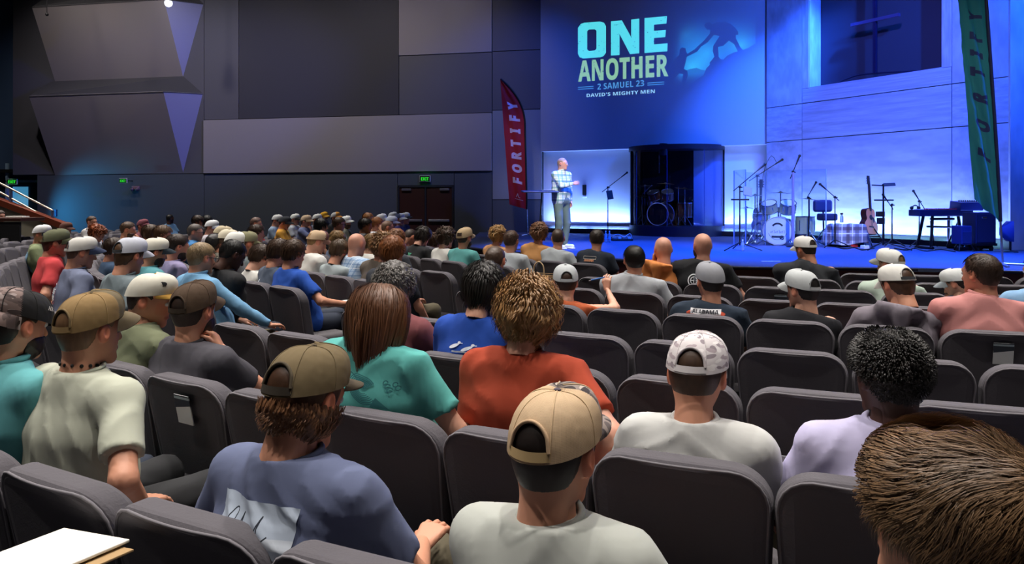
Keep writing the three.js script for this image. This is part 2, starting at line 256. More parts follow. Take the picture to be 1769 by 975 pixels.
// stairwell opening at the far left: back wall, lit door, parapet with handrails
{
  const p = at(21, 314, 27.4);
  exitSign('green lit exit sign beside the blue lit stair door at far left', p.toArray(), 0.1, 1);
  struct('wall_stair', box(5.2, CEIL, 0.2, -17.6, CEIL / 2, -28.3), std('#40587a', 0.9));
  struct('trim_1', box(4.6, 0.12, 0.5, -17.6, at(0, 296, 27.9).y, -27.9), M.black);
  const d = new THREE.Group(); d.name = 'door_2'; d.userData.kind = 'structure'; scene.add(d); const q = at(42, 345, 27.8); d.position.set(q.x, 0, q.z);
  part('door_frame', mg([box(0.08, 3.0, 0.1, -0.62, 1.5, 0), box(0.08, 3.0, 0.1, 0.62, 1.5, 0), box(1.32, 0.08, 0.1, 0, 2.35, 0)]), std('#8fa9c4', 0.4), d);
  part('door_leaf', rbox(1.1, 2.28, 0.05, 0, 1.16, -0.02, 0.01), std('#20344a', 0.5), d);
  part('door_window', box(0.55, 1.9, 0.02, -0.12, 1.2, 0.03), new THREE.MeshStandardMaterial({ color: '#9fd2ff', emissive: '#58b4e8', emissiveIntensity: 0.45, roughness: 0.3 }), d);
  spotLamp('stair_lamp', 'cyan lamp at the stair foot lighting the grey wall', [-16.6, 1.2, -25.5], [-15.0, 1.3, -26.7], new THREE.Color(0.06, 0.5, 1), 22, 50, 0.9, undefined, 5);
  // parapet beside the ramp
  const par = thing('stair_parapet', 'beige stair parapet wall with a sloping wooden cap at the far left', 'parapet'); const D = 17.2;
  const A = at(-30, 341, D), Bq = at(98, 394, D - 0.3);
  const sh = new THREE.Shape([[A.x, 0], [Bq.x, 0], [Bq.x, Bq.y], [A.x, A.y]].map(q => new THREE.Vector2(...q)));
  const g = new THREE.ExtrudeGeometry(sh, { depth: 0.16, bevelEnabled: false }).translate(0, 0, -D); part('wall_panel', g, std('#8f8a78', 0.9), par);
  const cap = new THREE.Shape([[A.x, A.y], [Bq.x + 0.1, Bq.y - 0.05], [Bq.x + 0.1, Bq.y + 0.09], [A.x, A.y + 0.14]].map(q => new THREE.Vector2(...q)));
  part('wooden_cap', new THREE.ExtrudeGeometry(cap, { depth: 0.24, bevelEnabled: false }).translate(0, 0, -D - 0.04), M.wood, par);
  const hr = thing('handrail', 'pale metal double handrail rising to the left along the stair parapet', 'handrail');
  const e1 = at(91, 364, D), e2 = at(-30, 301, D), f1 = at(91, 382, D), f2 = at(-30, 316, D);
  for (const [a, b] of [[e1, e2], [f1, f2]]) part('rail', bar(a, b, 0.022), std('#c8c2b4', 0.35, { metalness: 0.6 }), hr);
  for (const k of [0, 0.6]) { const a = e1.clone().lerp(e2, k); part('post', bar([a.x, a.y, a.z], [a.x, A.y + (Bq.y - A.y) * (a.x - A.x) / (Bq.x - A.x), a.z], 0.035), std('#6c7fa8', 0.4, { metalness: 0.6 }), hr); }
  const ds = thing('control_desk', 'dark wooden control desk with papers in front of the stair parapet', 'desk'); const da = at(-20, 379, 15.6), db = at(57, 379, 15.6);
  part('desk_top', rbox(db.x - da.x, 0.07, 0.8, (da.x + db.x) / 2, da.y, -15.6, 0.01), M.woodDark, ds); part('front_panel', box(db.x - da.x - 0.06, da.y - 0.05, 0.05, (da.x + db.x) / 2, da.y / 2 - 0.02, -15.25), M.black, ds);
  tag(part('paper_stack', rbox(0.34, 0.03, 0.24, at(36, 378, 15.6).x, da.y + 0.05, -15.5, 0.005), M.paper, scene), 'small stack of white papers on the control desk', 'papers').name = 'paper_stack';
}
// screen wall, its lit base wall, and the blue panelled right wall
const WS = wallFrame('wall_screen', [0.94, 23.1], [6.72, 20.1]);
{
  const w = WS, s0 = 0, s1 = w.len, yb = 0.67 + 0.2, ys = w.y(1100, 256.5);
  part('base_wall', box(s1 + 0.8, CEIL, 0.2, s1 / 2, CEIL / 2, -0.42), M.white, w.g);
  part('screen_panel', box(s1 + 0.1, CEIL - ys, 0.3, s1 / 2 - 0.05, (CEIL + ys) / 2, -0.17), M.screen, w.g);
  part('baseboard', box(s1, 0.22, 0.1, s1 / 2, 0.67 + 0.11, -0.28), M.black, w.g);
}
const WR = wallFrame('wall_right_stage', [6.72, 20.1], [9.78, 14.97]);
{
  const w = WR, L = w.len, y1 = w.y(1324, 246.7), y2 = w.y(1324, 187.5), y3 = w.y(1399, 152), m = M.wallBlue;
  part('backing', box(L, CEIL, 0.15, L / 2, CEIL / 2, -0.5), M.panelMid, w.g);
  const e = [0, w.s(1387.5), w.s(1646), L], n0 = w.s(1399), n1 = w.s(1629), T = CEIL;
  const P = (a, b, c, d, g = 0.01) => w.panel(a, b, c, d, m, 0.03, 'panel', g);
  for (let i = 0; i < 3; i++) { P(e[i], e[i + 1], 0.67, y1); P(e[i], e[i + 1], y1, y2); }
  P(e[0], e[1], y2, T); P(e[2], e[3], y2, T);
  P(e[1], e[2], y2, y3); P(e[1], n0, y3, T, 0); P(n1, e[2], y3, T, 0);
  part('niche_side', box(0.03, T - y3, 0.45, n0 + 0.0, (T + y3) / 2, -0.2), m, w.g); part('niche_side', box(0.03, T - y3, 0.45, n1, (T + y3) / 2, -0.2), m, w.g); part('niche_sill', box(n1 - n0, 0.03, 0.45, (n0 + n1) / 2, y3, -0.2), m, w.g);
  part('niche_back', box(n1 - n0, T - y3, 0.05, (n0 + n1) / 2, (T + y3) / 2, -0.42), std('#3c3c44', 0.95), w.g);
  part('baseboard', box(L, 0.2, 0.06, L / 2, 0.77, 0.05), M.black, w.g);
  // cross and arched hill inside the niche
  const cs = w.s(1506), cr = thing('wall_cross', 'slim dark cross standing in the wall niche above the stage', 'cross', w.world(cs, 0, -0.12).toArray(), w.th);
  const yb = w.y(1506, 126), yh = w.y(1504, 34);
  part('upright', box(0.07, 9.2 - yb, 0.07, 0, (9.2 + yb) / 2, 0), std('#221d3c', 0.4), cr); part('crossbar', box(w.s(1545) - w.s(1463), 0.07, 0.08, 0, yh, 0.01), std('#4a4468', 0.4), cr);
  const hl = thing('arched_hill', 'thin dark arched hill line under the cross in the niche', 'decoration', w.world(cs, 0, -0.14).toArray(), w.th), c0 = w.s(1440) - cs, c1 = w.s(1585) - cs;
  part('arch', wire([[c0, w.y(1440, 143), 0], [c0 * 0.5, w.y(1474, 130), 0], [0, yb, 0], [c1 * 0.5, w.y(1543, 124), 0], [c1, y3 + 0.03, 0]], 0.022), std('#171430', 0.5), hl);
}
struct('trim_2', box(1.6, CEIL, 0.6, 10.53, CEIL / 2, -15.22), M.wallBlue);
struct('wall_stage_side', box(4, CEIL, 0.3, 13.2, CEIL / 2, -15.3), M.wallBlue);
// stage
const STAGE = 0.67;
{
  const front = [[-1.0, 16.1], [-0.4, 15.0], [0.6, 13.75], [1.64, 12.7], [2.4, 11.85], [3.14, 11.25], [3.92, 11.1], [5.13, 11.0], [7.0, 10.5], [9.5, 9.4], [13.9, 8.6]], back = [[13.9, 24], [-1.0, 24]];
  const sh = new THREE.Shape([...front, ...back].map(p => new THREE.Vector2(...p)));
  const flat = (s, y0, y1) => new THREE.ExtrudeGeometry(s, { depth: y1 - y0, bevelEnabled: false }).rotateX(-PI / 2).translate(0, y0, 0);
  const st = new THREE.Group(); st.name = 'stage'; st.userData.kind = 'structure'; scene.add(st);
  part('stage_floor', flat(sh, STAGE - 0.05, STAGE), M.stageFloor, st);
  const inner = new THREE.Shape([...front, ...back].map(([x, d]) => new THREE.Vector2(x, d + 0.06)));
  part('fascia', flat(inner, 0, STAGE - 0.05), M.wood, st);
  const pts = front.map(([x, d]) => v(x, STAGE - 0.02, -d + 0.01)); part('nosing', wire(pts, 0.03, 60, 6), std('#20242c', 0.5), st);
}
// wash bars at the foot of the lit walls: glowing strip and an area light of the same size
function washBar(w, s0, s1, color, inten, off, tilt = 0.35) {
  const n = Math.max(1, Math.round((s1 - s0) / 1.3)), L = (s1 - s0) / n;
  for (let i = 0; i < n; i++) {
    const p = w.world(s0 + (i + 0.5) * L, STAGE + 0.08, off), t = thing('wash_bar', 'low black light bar on the stage floor washing the wall behind', 'light', p.toArray(), w.th, 'wall wash bars along the stage wall');
    part('housing', mg([box(L - 0.004, 0.02, 0.1, 0, -0.03, 0), box(L - 0.004, 0.11, 0.015, 0, 0.005, 0.05)]), M.black, t);
    part('strip', box(L - 0.1, 0.01, 0.05, 0, -0.015, 0), new THREE.MeshStandardMaterial({ color: '#000000', emissive: new THREE.Color(...color), emissiveIntensity: 1.2 }), t);
    const r = new THREE.RectAreaLight(new THREE.Color(...color), inten, L - 0.1, 0.06); r.position.copy(w.world(s0 + (i + 0.5) * L, STAGE + 0.085, off));
    const aim = w.world(s0 + (i + 0.5) * L, STAGE + 0.085 + 1, off - tilt); r.lookAt(aim); scene.add(r);
    const r2 = new THREE.RectAreaLight(new THREE.Color(0.25, 1, 0.75), inten * 0.22, L - 0.1, 0.03); r2.position.copy(w.world(s0 + (i + 0.5) * L, STAGE + 0.09, off - tilt * 0.5 + (off < 0 ? 0.05 : -0.12))); r2.lookAt(w.world(s0 + (i + 0.5) * L, STAGE + 0.6, off - tilt - 0.5)); scene.add(r2);
  }
}
washBar(WS, 0.1, WS.len - 0.1, [0.17, 0.28, 1], 470, -0.14, 0.2);
washBar(WR, 0.15, WR.len - 0.1, [0.2, 0.28, 1], 270, 0.5, 0.3);

// ------------------------------------------------------------------ projected slide
{
  const w = WS, ya = w.y(1130, 182), yb = w.y(1130, 14), s0 = w.s(985), s1 = w.s(1309), W = s1 - s0, Hh = yb - ya;
  const CW = 2048, CH = Math.round(2048 * Hh / W);
  const toX = u => (w.s(u) - s0) / W * CW, toY = (u, q) => (yb - w.y(u, q)) / Hh * CH;
  const tex = canvasTex(CW, CH, c => {
    c.fillStyle = '#000'; c.fillRect(0, 0, CW, CH);
    const P = pts => { c.beginPath(); pts.forEach(([u, q], i) => c[i ? 'lineTo' : 'moveTo'](toX(u), toY(u, q))); c.closePath(); };
    // glow of the sky behind the climbers
    const rg = (u, q, r, a) => { const g = c.createRadialGradient(toX(u), toY(u, q), 0, toX(u), toY(u, q), r); g.addColorStop(0, `rgba(60,215,245,${a})`); g.addColorStop(0.55, `rgba(20,130,215,${a * 0.45})`); g.addColorStop(1, 'rgba(0,40,120,0)'); c.fillStyle = g; c.fillRect(0, 0, CW, CH); };
    c.save(); c.beginPath(); c.rect(toX(1150), 0, toX(1305) - toX(1150), CH); c.clip();
    rg(1222, 92, 520, 0.95); rg(1280, 78, 420, 0.75); rg(1196, 118, 460, 0.85); rg(1185, 60, 300, 0.3);
    const G = c.createLinearGradient(toX(1152), 0, toX(1176), 0); G.addColorStop(0, 'rgba(0,0,0,1)'); G.addColorStop(1, 'rgba(0,0,0,0)'); c.fillStyle = G; c.fillRect(toX(1150), 0, toX(1176) - toX(1150), CH);
    c.fillStyle = 'rgba(8,80,130,0.75)'; P([[1165, 152], [1184, 122], [1192, 119], [1203, 117], [1210, 120], [1222, 122], [1222, 160], [1165, 160]]); c.fill();
    c.fillStyle = '#000410';
    P([[1188, 150], [1205, 136], [1215, 130], [1220, 118], [1226, 112], [1226, 107], [1235, 103], [1240, 101], [1249, 103], [1256, 96], [1266, 91], [1280, 87], [1292, 83], [1306, 74], [1306, 190], [1150, 190]]); c.fill();   // hillside
    // upper climber bending down, lower climber reaching up
    P([[1216, 44], [1219, 39], [1226, 38], [1230, 42], [1238, 38], [1252, 37], [1262, 41], [1270, 48], [1275, 55], [1275, 60], [1271, 60], [1271, 66], [1279, 82], [1283, 86], [1275, 90], [1268, 76], [1259, 70], [1249, 79], [1240, 81], [1241, 92], [1241, 98], [1246, 104], [1225, 109], [1234, 98], [1231, 88], [1232, 79], [1243, 62], [1233, 60], [1222, 73], [1211, 80], [1206, 79], [1216, 70], [1226, 58], [1227, 51], [1221, 51]]); c.fill();
    P([[1174, 85], [1178, 82], [1184, 83], [1185, 89], [1187, 93], [1200, 85], [1206, 79], [1211, 80], [1204, 89], [1186, 98], [1184, 108], [1181, 119], [1187, 122], [1188, 130], [1183, 145], [1178, 146], [1180, 128], [1173, 127], [1160, 140], [1155, 150], [1156, 130], [1160, 112], [1166, 101], [1173, 95]]); c.fill();
    const Gv = c.createLinearGradient(0, toY(1190, 128), 0, toY(1190, 150)); Gv.addColorStop(0, 'rgba(0,0,0,0)'); Gv.addColorStop(1, 'rgba(0,0,0,1)'); c.fillStyle = Gv; c.fillRect(0, toY(1190, 128), CW, CH);
    c.restore();
    const word = (t, uL, vL, uR, vR, hpx, fill, font, thick = 0) => {   // letters fitted between two points of their base line, hpx tall at the left
      c.save(); const x0 = toX(uL), y0 = toY(uL, vL), x1 = toX(uR), y1 = toY(uR, vR); c.translate(x0, y0); c.transform(1, (y1 - y0) / (x1 - x0), 0, 1, 0, 0);
      c.font = font; const m = c.measureText(t), cap = 73; c.scale((x1 - x0) / m.width, (y0 - toY(uL, vL - hpx)) / cap); c.fillStyle = c.strokeStyle = fill; c.fillText(t, 0, 0); if (thick) { c.lineWidth = thick; c.lineJoin = 'miter'; c.strokeText(t, 0, 0); } c.restore();
    };
    // ONE as slab letters
    c.fillStyle = '#58e8f2';
    const slab = pts => { P(pts); c.fill('evenodd'); };
    c.beginPath(); const ring = (pts) => pts.forEach(([u, q], i) => c[i ? 'lineTo' : 'moveTo'](toX(u), toY(u, q)));
    ring([[998, 48], [1003, 41], [1009, 39], [1036, 37], [1043, 39], [1046.5, 45], [1046.5, 91], [1042, 97], [1036, 99], [1007, 101], [1001, 99], [998, 93]]); c.closePath();
    ring([[1014, 54], [1017, 51], [1027, 50.5], [1030, 53], [1030, 84], [1027, 87], [1017, 88], [1014, 85]]); c.closePath(); c.fill('evenodd');
    slab([[1055, 36.5], [1074, 35], [1090, 64], [1090, 33.5], [1104, 32], [1104, 92], [1088, 93.5], [1070, 59], [1070, 95], [1055, 96]]);
    slab([[1113, 31], [1152, 27.5], [1151, 40.5], [1129.5, 42.5], [1129.5, 53], [1150, 51.5], [1149, 64], [1129.5, 65.5], [1129.5, 76.5], [1153, 74.5], [1152.5, 88.5], [1113, 91.5]]);
    word('ANOTHER', 999, 140.5, 1153.5, 131, 35.5, '#8fc98c', 'bold 100px sans-serif', 3);
    word('2 SAMUEL 23', 1031, 155, 1113, 148.5, 10.5, '#4f9ccc', 'bold 100px sans-serif');
    word('DAVID\'S MIGHTY MEN', 1012, 168, 1132, 160.5, 6, '#9fdcf5', 'bold 100px sans-serif');
    c.strokeStyle = '#3f8fc4'; c.lineWidth = 9; for (const [a, b] of [[[998, 151], [1025, 149]], [[998, 154.5], [1025, 152.5]], [[1118, 143.5], [1147, 141.5]], [[1118, 147], [1147, 145]]]) { c.beginPath(); c.moveTo(toX(a[0]), toY(...a)); c.lineTo(toX(b[0]), toY(...b)); c.stroke(); }
    // worn specks in the letters
    c.fillStyle = 'rgba(10,60,90,0.55)'; for (let i = 0; i < 260; i++) { const u = 998 + rnd() * 155, q = 30 + rnd() * 110; c.beginPath(); c.arc(toX(u), toY(u, q), 1 + rnd() * 5, 0, 7); c.globalCompositeOperation = 'multiply'; c.fill(); }
    c.globalCompositeOperation = 'source-over';
  });
  const t = thing('projected_slide', 'projected sermon slide with big teal and green title and two climbers', 'slide', w.world((s0 + s1) / 2, (ya + yb) / 2, -0.0185).toArray(), w.th);
  part('slide_image', new THREE.PlaneGeometry(W, Hh), new THREE.MeshStandardMaterial({ color: '#a3a6ad', roughness: 0.9, emissive: '#ffffff', emissiveMap: tex, emissiveIntensity: 0.85 }), t);
}

// ------------------------------------------------------------------ feather banners
function banner(label, base, top, turn, prof, tex, mat2, foot) {                     // prof(y) -> left edge offset from the pole, at height y
  const t = thing('feather_banner', label, 'banner', base.toArray(), turn), [y0, y1, yT] = top, n = 40, m = 10, pos = [], uv = [], idx = [];
  const bend = y => { const k = Math.max(0, (y - y1 * 0.72) / (yT - y1 * 0.72)); return -0.55 * k * k * foot.lean; };
  for (let j = 0; j <= n; j++) for (let i = 0; i <= m; i++) {
    const yy = y0 + (yT - y0) * j / n, [l, r] = prof(j / n), x = l + (r - l) * i / m + bend(yy) * 0; pos.push(x, yy + (i - m) / m * foot.slope * (1 - j / n), 0.035 * Math.sin(i * 1.1 + j * 0.35) * Math.sin(PI * i / m) + 0.012 * noise(i, j * 0.8, 4)); uv.push(i / m, j / n);
    if (i < m && j < n) { const a = j * (m + 1) + i; idx.push(a, a + 1, a + m + 1, a + 1, a + m + 2, a + m + 1); }
  }
  const g = new THREE.BufferGeometry(); g.setAttribute('position', new THREE.Float32BufferAttribute(pos, 3)); g.setAttribute('uv', new THREE.Float32BufferAttribute(uv, 2)); g.setIndex(idx); g.computeVertexNormals();
  part('flag', g, new THREE.MeshStandardMaterial({ map: tex, roughness: 0.75, side: THREE.DoubleSide }), t);
  const edge = []; for (let j = 0; j <= 24; j++) edge.push(v(prof(j / 24)[1] + 0.012, y0 + (yT - y0) * j / 24, 0));
  part('sleeve', wire(edge, 0.028, 40, 6), mat2, t);
  part('pole', bar([0, 0.05, 0], edge[0], 0.016), M.metal, t);
  part('foot', mg([0, 1, 2, 3].map(k => bar([0, 0.03, 0], [0.42 * Math.cos(k * PI / 2 + 0.5), 0.015, 0.42 * Math.sin(k * PI / 2 + 0.5)], 0.016))), M.metal, t);
  return t;
}
function bannerTex(bg, fg, mirror, letters, logo) {
  return canvasTex(256, 1536, (c, w, h) => {
    c.fillStyle = bg; c.fillRect(0, 0, w, h); c.fillStyle = fg; c.font = 'bold 165px sans-serif'; c.lineWidth = 12; c.strokeStyle = fg; c.textAlign = 'center'; c.textBaseline = 'middle';
    letters.forEach(([ch, yy, s = 1, x = 0.55]) => { c.save(); c.translate(w * x, h * yy); if (mirror) c.scale(-1, 1); c.rotate(-PI / 2); c.scale(0.95 * s, 1); c.fillText(ch, 0, 0); c.strokeText(ch, 0, 0); c.restore(); });
    if (logo) { c.lineWidth = 8; c.strokeStyle = fg; c.beginPath(); c.moveTo(110, h * 0.925); c.lineTo(132, h * 0.897); c.lineTo(146, h * 0.925); c.stroke(); c.beginPath(); c.arc(160, h * 0.924, 5, 0, 7); c.fill(); c.fillRect(90, h * 0.938, 120, 5); }
  });
}
{
  const p = onLevel(911.5, 407, STAGE), d = -p.z, X = u => (u - 911.5) / F * d, Y = q => EYE + (V0 - q) / F * d - STAGE;
  const sp = 'FORTIFY'.split('').map((ch, i) => [ch, 0.795 - i * 0.0975, 0.9]);
  banner('tall red feather banner with white lettering beside the speaker', p, [Y(362), Y(210), Y(137)], 0.06, t => [X(880 - 16 * t), t < 0.62 ? X(909.5 - 5 * t) : X(906.4 - 42 * Math.pow((t - 0.62) / 0.38, 2.4))], bannerTex('#a31220', '#d8c8d8', false, sp, true), M.black, { lean: 1, slope: -0.14 });
}
{
  const p = onLevel(1732, 459, STAGE), d = -p.z, X = u => (u - 1732) / F * d, Y = q => EYE + (V0 - q) / F * d - STAGE;
  const yy = q => (380 - q) / (380 + 60), L = [['F', 280], ['O', 226], ['R', 178], ['T', 133], ['I', 100], ['F', 70], ['Y', 32]].map(([c, q]) => [c, 1 - yy(q), 0.62, 0.56]);
  banner('tall green feather banner with dark lettering in front of the keyboard', p, [Y(383), Y(100), Y(-60)], 0.1, t => [X(1679 - 34 * t), X(1726.5 - 32 * Math.pow(t, 1.15))], bannerTex('#0e6a70', '#101c4c', false, L, false), std('#10143a', 0.6), { lean: 1, slope: -0.33 });
}

// ------------------------------------------------------------------ band gear on the stage
const tri = (r, h, n = 3, a0 = 0.5, rr = 0.011) => mg(Array.from({ length: n }, (_, k) => bar([0, h, 0], [r * Math.cos(a0 + k * 2 * PI / n), 0.012, r * Math.sin(a0 + k * 2 * PI / n)], rr)));
function micStand(label, p, h, boomA, boomB, opts = {}) {        // boom points are offsets in metres from the pole top
  const t = thing('microphone_stand', label, 'microphone stand', p.toArray(), 0);
  part('pole', mg([bar([0, 0.1, 0], [0, h * 0.55, 0], opts.r ?? 0.014), bar([0, h * 0.5, 0], [0, h, 0], (opts.r ?? 0.014) * 0.8)]), opts.mat ?? M.blackMetal, t);
  part('tripod_base', opts.round ? lathe([[0, 0.05], [0.03, 0.05], [0.13, 0.02], [0.14, 0]], 20) : tri(opts.spread ?? 0.34, 0.16), M.blackMetal, t);
  part('clutch', mg([ball(0.03, 0, h, 0, 8), bar([-0.03, h, 0], [0.05, h - 0.01, 0], 0.012)]), M.blackMetal, t);
  if (boomB) {
    const a = v(boomA[0], h + boomA[1], boomA[2] ?? 0), b = v(boomB[0], h + boomB[1], boomB[2] ?? 0), dir = b.clone().sub(a).normalize();
    part('boom', bar(a, b, 0.009), M.blackMetal, t);
    const m = part('microphone', mg([bar(b.clone().addScaledVector(dir, -0.05), b.clone().addScaledVector(dir, 0.12), 0.012, 0.02), ball(0.029, ...b.clone().addScaledVector(dir, 0.14).toArray(), 10)]), M.black, t);
    if (opts.cable) part('cable', wire([b, [b.x * 0.75, b.y + 0.16, 0], [b.x * 0.45, b.y - 0.02, 0.02], [b.x * 0.3, h + 0.05, 0.03], [0.02, h * 0.5, 0.03], [0.03, 0.1, 0.04]], 0.005, 30, 5), M.black, t);
  }
  if (opts.tablet) { const [x, y, w, hh, tilt] = opts.tablet, g = rbox(w, hh, 0.02, 0, 0, 0, 0.008); g.rotateX(-0.5).rotateZ(tilt ?? 0).translate(x, h + y, 0.06); const k = part('tablet_holder', g, std(opts.tabColor ?? '#20222a', 0.5), t); part('clamp', bar([0, h + y, 0], [x, h + y, 0.05], 0.012), M.blackMetal, k); }
  if (opts.tray) part('tray', rbox(0.3, 0.03, 0.2, 0, opts.tray, 0.02, 0.01), M.black, t);
  return t;
}
const onStage = (u, q) => onLevel(u, q, STAGE);
{
  const m = (p, px) => px / F * -p.z;                            // pixels at that depth to metres
  let p = onStage(1050, 411); micStand('black boom microphone stand with a dark tablet between speaker and drum booth', p, m(p, 87), [-m(p, 10), -m(p, 8)], [m(p, 26), m(p, 20)], { tablet: [m(p, 3), -m(p, 13), 0.16, 0.26, 0.12], round: true });
  p = onStage(1278, 433); micStand('front boom microphone stand with a grey tablet and wide tripod at the clear shield', p, m(p, 110), [-m(p, 11), m(p, -7)], [m(p, 34), m(p, 31)], { tablet: [m(p, 12), -m(p, 8), 0.17, 0.2, -0.2], tabColor: '#6d6f7c', spread: 0.42, tray: m(p, 88) });
  p = onStage(1308, 424); micStand('boom microphone stand with a looped cable behind the clear shield', p, m(p, 120), [-m(p, 14), -m(p, 9)], [m(p, 34), m(p, 22)], { cable: true });
  p = onStage(1370, 427); micStand('pale thick straight microphone stand rising in front of the bass drum', p, m(p, 130), [-m(p, 5), -m(p, 12)], [m(p, 7), m(p, 17)], { r: 0.034, mat: std('#8f93c8', 0.35, { metalness: 0.4 }), round: true });
  p = onStage(1397, 424); micStand('short microphone stand with upright boom behind the drum kit', p, m(p, 82), [-m(p, 3), 0], [m(p, 7), m(p, 17)]);
  p = onStage(1442.5, 428); micStand('boom microphone stand reaching left over the blanket covered amplifier', p, m(p, 87), [m(p, 7), -m(p, 6)], [-m(p, 17), m(p, 15)]);
  p = onStage(1588, 426); micStand('microphone stand with a steep boom behind the keyboard', p, m(p, 78), [m(p, 11), -m(p, 16)], [-m(p, 4), m(p, 8)]);
  p = onStage(1526, 432);
  { const t = micStand('tall tripod stand holding a flat tablet and tray beside the acoustic guitar', p, m(p, 112), null, null, { tablet: [m(p, 8), m(p, 1), m(p, 20), 0.07, 0.05], spread: 0.5, tray: m(p, 86), r: 0.022 }); part('cross_arm', bar([-m(p, 20), m(p, 112), 0], [0, m(p, 111), 0], 0.012), M.blackMetal, t); part('gear_box', mg([rbox(0.14, 0.1, 0.1, -0.06, m(p, 62), 0, 0.01), rbox(0.12, 0.12, 0.1, -0.05, m(p, 50), 0, 0.01)]), M.black, t); }
  p = onStage(1541, 426); micStand('slim leaning microphone stand with a cable loop right of the tray stand', p, m(p, 72), [m(p, 2), -m(p, 8)], [-m(p, 9), m(p, 8)], { spread: 0.25 });
  // flat desk the speaker uses
  p = onStage(936, 431); const ds = thing('speaker_desk', 'small flat dark desk on a slim stand in front of the speaker', 'desk', p.toArray(), 0.1);
  part('desk_top', rbox(m(p, 62), 0.025, 0.42, m(p, -4), m(p, 100), 0, 0.008).rotateX(0.06), std('#1f2a4e', 0.4), ds); part('leg', mg([bar([0.0, m(p, 98), 0], [-m(p, 6), 0.02, 0.02], 0.014), bar([-m(p, 1), m(p, 60), 0], [m(p, 2), 0.02, -0.2], 0.012)]), M.blackMetal, ds);
  tag(part('notes_sheet', rbox(0.26, 0.006, 0.2, p.x + m(p, 12), p.y + m(p, 100) + 0.025, p.z + 0.03, 0.002), M.paper, scene), 'white sheet of notes lying on the speaker desk', 'paper').name = 'notes_sheet';
  const so = thing('wall_socket', 'small dark socket plate on the lit wall right of the speaker', 'socket', WS.world(WS.s(1003), WS.y(1003, 328), -0.3).toArray(), WS.th); part('plate', rbox(0.12, 0.3, 0.04, 0, 0, 0, 0.01), M.black, so); part('lower_plate', rbox(0.13, 0.06, 0.05, 0, -0.2, 0, 0.01), M.white, so);
  // water bottles and pedals
  const bot = (label, u, q, h = 0.22) => { const b = onStage(u, q), t = thing('water_bottle', label, 'bottle', b.toArray()); part('bottle_body', lathe([[0, 0], [0.03, 0], [0.033, 0.02], [0.033, h * 0.6], [0.012, h * 0.85], [0.012, h * 0.9]], 14), new THREE.MeshPhysicalMaterial({ color: '#dfeeff', transmission: 0.7, thickness: 0.03, roughness: 0.1 }), t); part('cap', lathe([[0, h], [0.014, h], [0.014, h * 0.9]], 12), M.white, t); part('bottle_label', new THREE.CylinderGeometry(0.034, 0.034, h * 0.22, 14, 1, true).translate(0, h * 0.4, 0), std('#7fb2e8', 0.5, { side: THREE.DoubleSide }), t); };
  bot('left clear water bottle on the stage floor right of the speaker', 1046.5, 419, 0.27); bot('right clear water bottle on the stage floor right of the speaker', 1053, 419, 0.27); bot('clear water bottle standing at the foot of the front microphone stand', 1283, 434, 0.22);
  { const b = onLevel(1454, 386, STAGE + 0.53), q = at(1454, 384.5, 16.6), t = thing('water_bottle', 'clear water bottle with dark cap on the blanket covered amplifier', 'bottle', q.toArray()); part('bottle_body', lathe([[0, 0], [0.035, 0], [0.035, 0.12], [0.014, 0.17], [0.014, 0.19]], 14), new THREE.MeshPhysicalMaterial({ color: '#dfeeff', transmission: 0.7, thickness: 0.03, roughness: 0.1 }), t); part('cap', lathe([[0, 0.21], [0.03, 0.21], [0.03, 0.17]], 12), M.black, t); }
  p = onStage(1074, 416); const pd = thing('pedal_board', 'small pedal board with pale cables behind the water bottles', 'pedals', p.toArray(), 0.1); part('board', rbox(0.5, 0.04, 0.24, 0, 0.02, 0, 0.008), M.black, pd); for (let k = 0; k < 4; k++) part('pedal', rbox(0.08, 0.05, 0.13, -0.18 + k * 0.12, 0.065, 0, 0.008), k % 2 ? M.white : M.metal, pd); part('cable', wire([[-0.25, 0.1, 0], [-0.1, 0.16, 0.04], [0.05, 0.1, 0.05], [0.2, 0.17, 0.02], [0.26, 0.05, 0]], 0.008, 30, 5), M.white, pd);
  const ped = (label, u, q, col, w = 0.16) => { const b = onStage(u, q), t = thing('effect_pedal', label, 'pedal', b.toArray(), 0.2); part('case', rbox(w, 0.07, 0.13, 0, 0.035, 0, 0.012), std(col, 0.4), t); part('switch', lathe([[0, 0.09], [0.015, 0.09], [0.015, 0.07]], 10).translate(0, 0, 0.03), M.chrome, t); };
  ped('red effect pedal on the stage floor by the blanket covered amplifier', 1473, 427, '#d0342c'); ped('white effect pedal on the stage floor below the acoustic guitar', 1494, 430, '#e8ecf4', 0.12); ped('long black pedal bar on the floor below the keyboard', 1664, 433, '#0a0c18', 0.3);
  const cab = (label, pts) => tag(part('floor_cable', wire(pts.map(([u, q]) => { const b = onStage(u, q); b.y += 0.012; return b; }), 0.012, 60, 5), M.black, scene), label, 'cable').name = numbered('floor_cable');
  cab('black cable trailing along the stage floor below the keyboard', [[1545, 430], [1565, 433], [1580, 430], [1600, 435], [1625, 432], [1650, 436]]); cab('black cable looping in front of the blanket covered amplifier', [[1445, 428], [1460, 431], [1475, 429], [1490, 433], [1510, 430]]);
  // drum booth: curved glass on a plinth
  const c = WS.world(WS.s(1164), 0, -0.25), dB = -c.z, R = m({ z: -dB + 1 }, 84), bt = thing('drum_booth', 'tall curved glass drum booth with a dark plinth and lid', 'booth', [c.x, STAGE, c.z], WS.th * 0.9);
  const arcG = (r, y0, y1, a0, a1, n = 24) => new THREE.CylinderGeometry(r, r, y1 - y0, n, 1, true, a0, a1 - a0).scale(1, 1, 0.85).translate(0, (y0 + y1) / 2, 0);
  const top = 2.36, pl = 0.28;
  const half = (r, h) => new THREE.CylinderGeometry(r, r, h, 40, 1, false, -PI / 2, PI).scale(1, 1, 0.85);
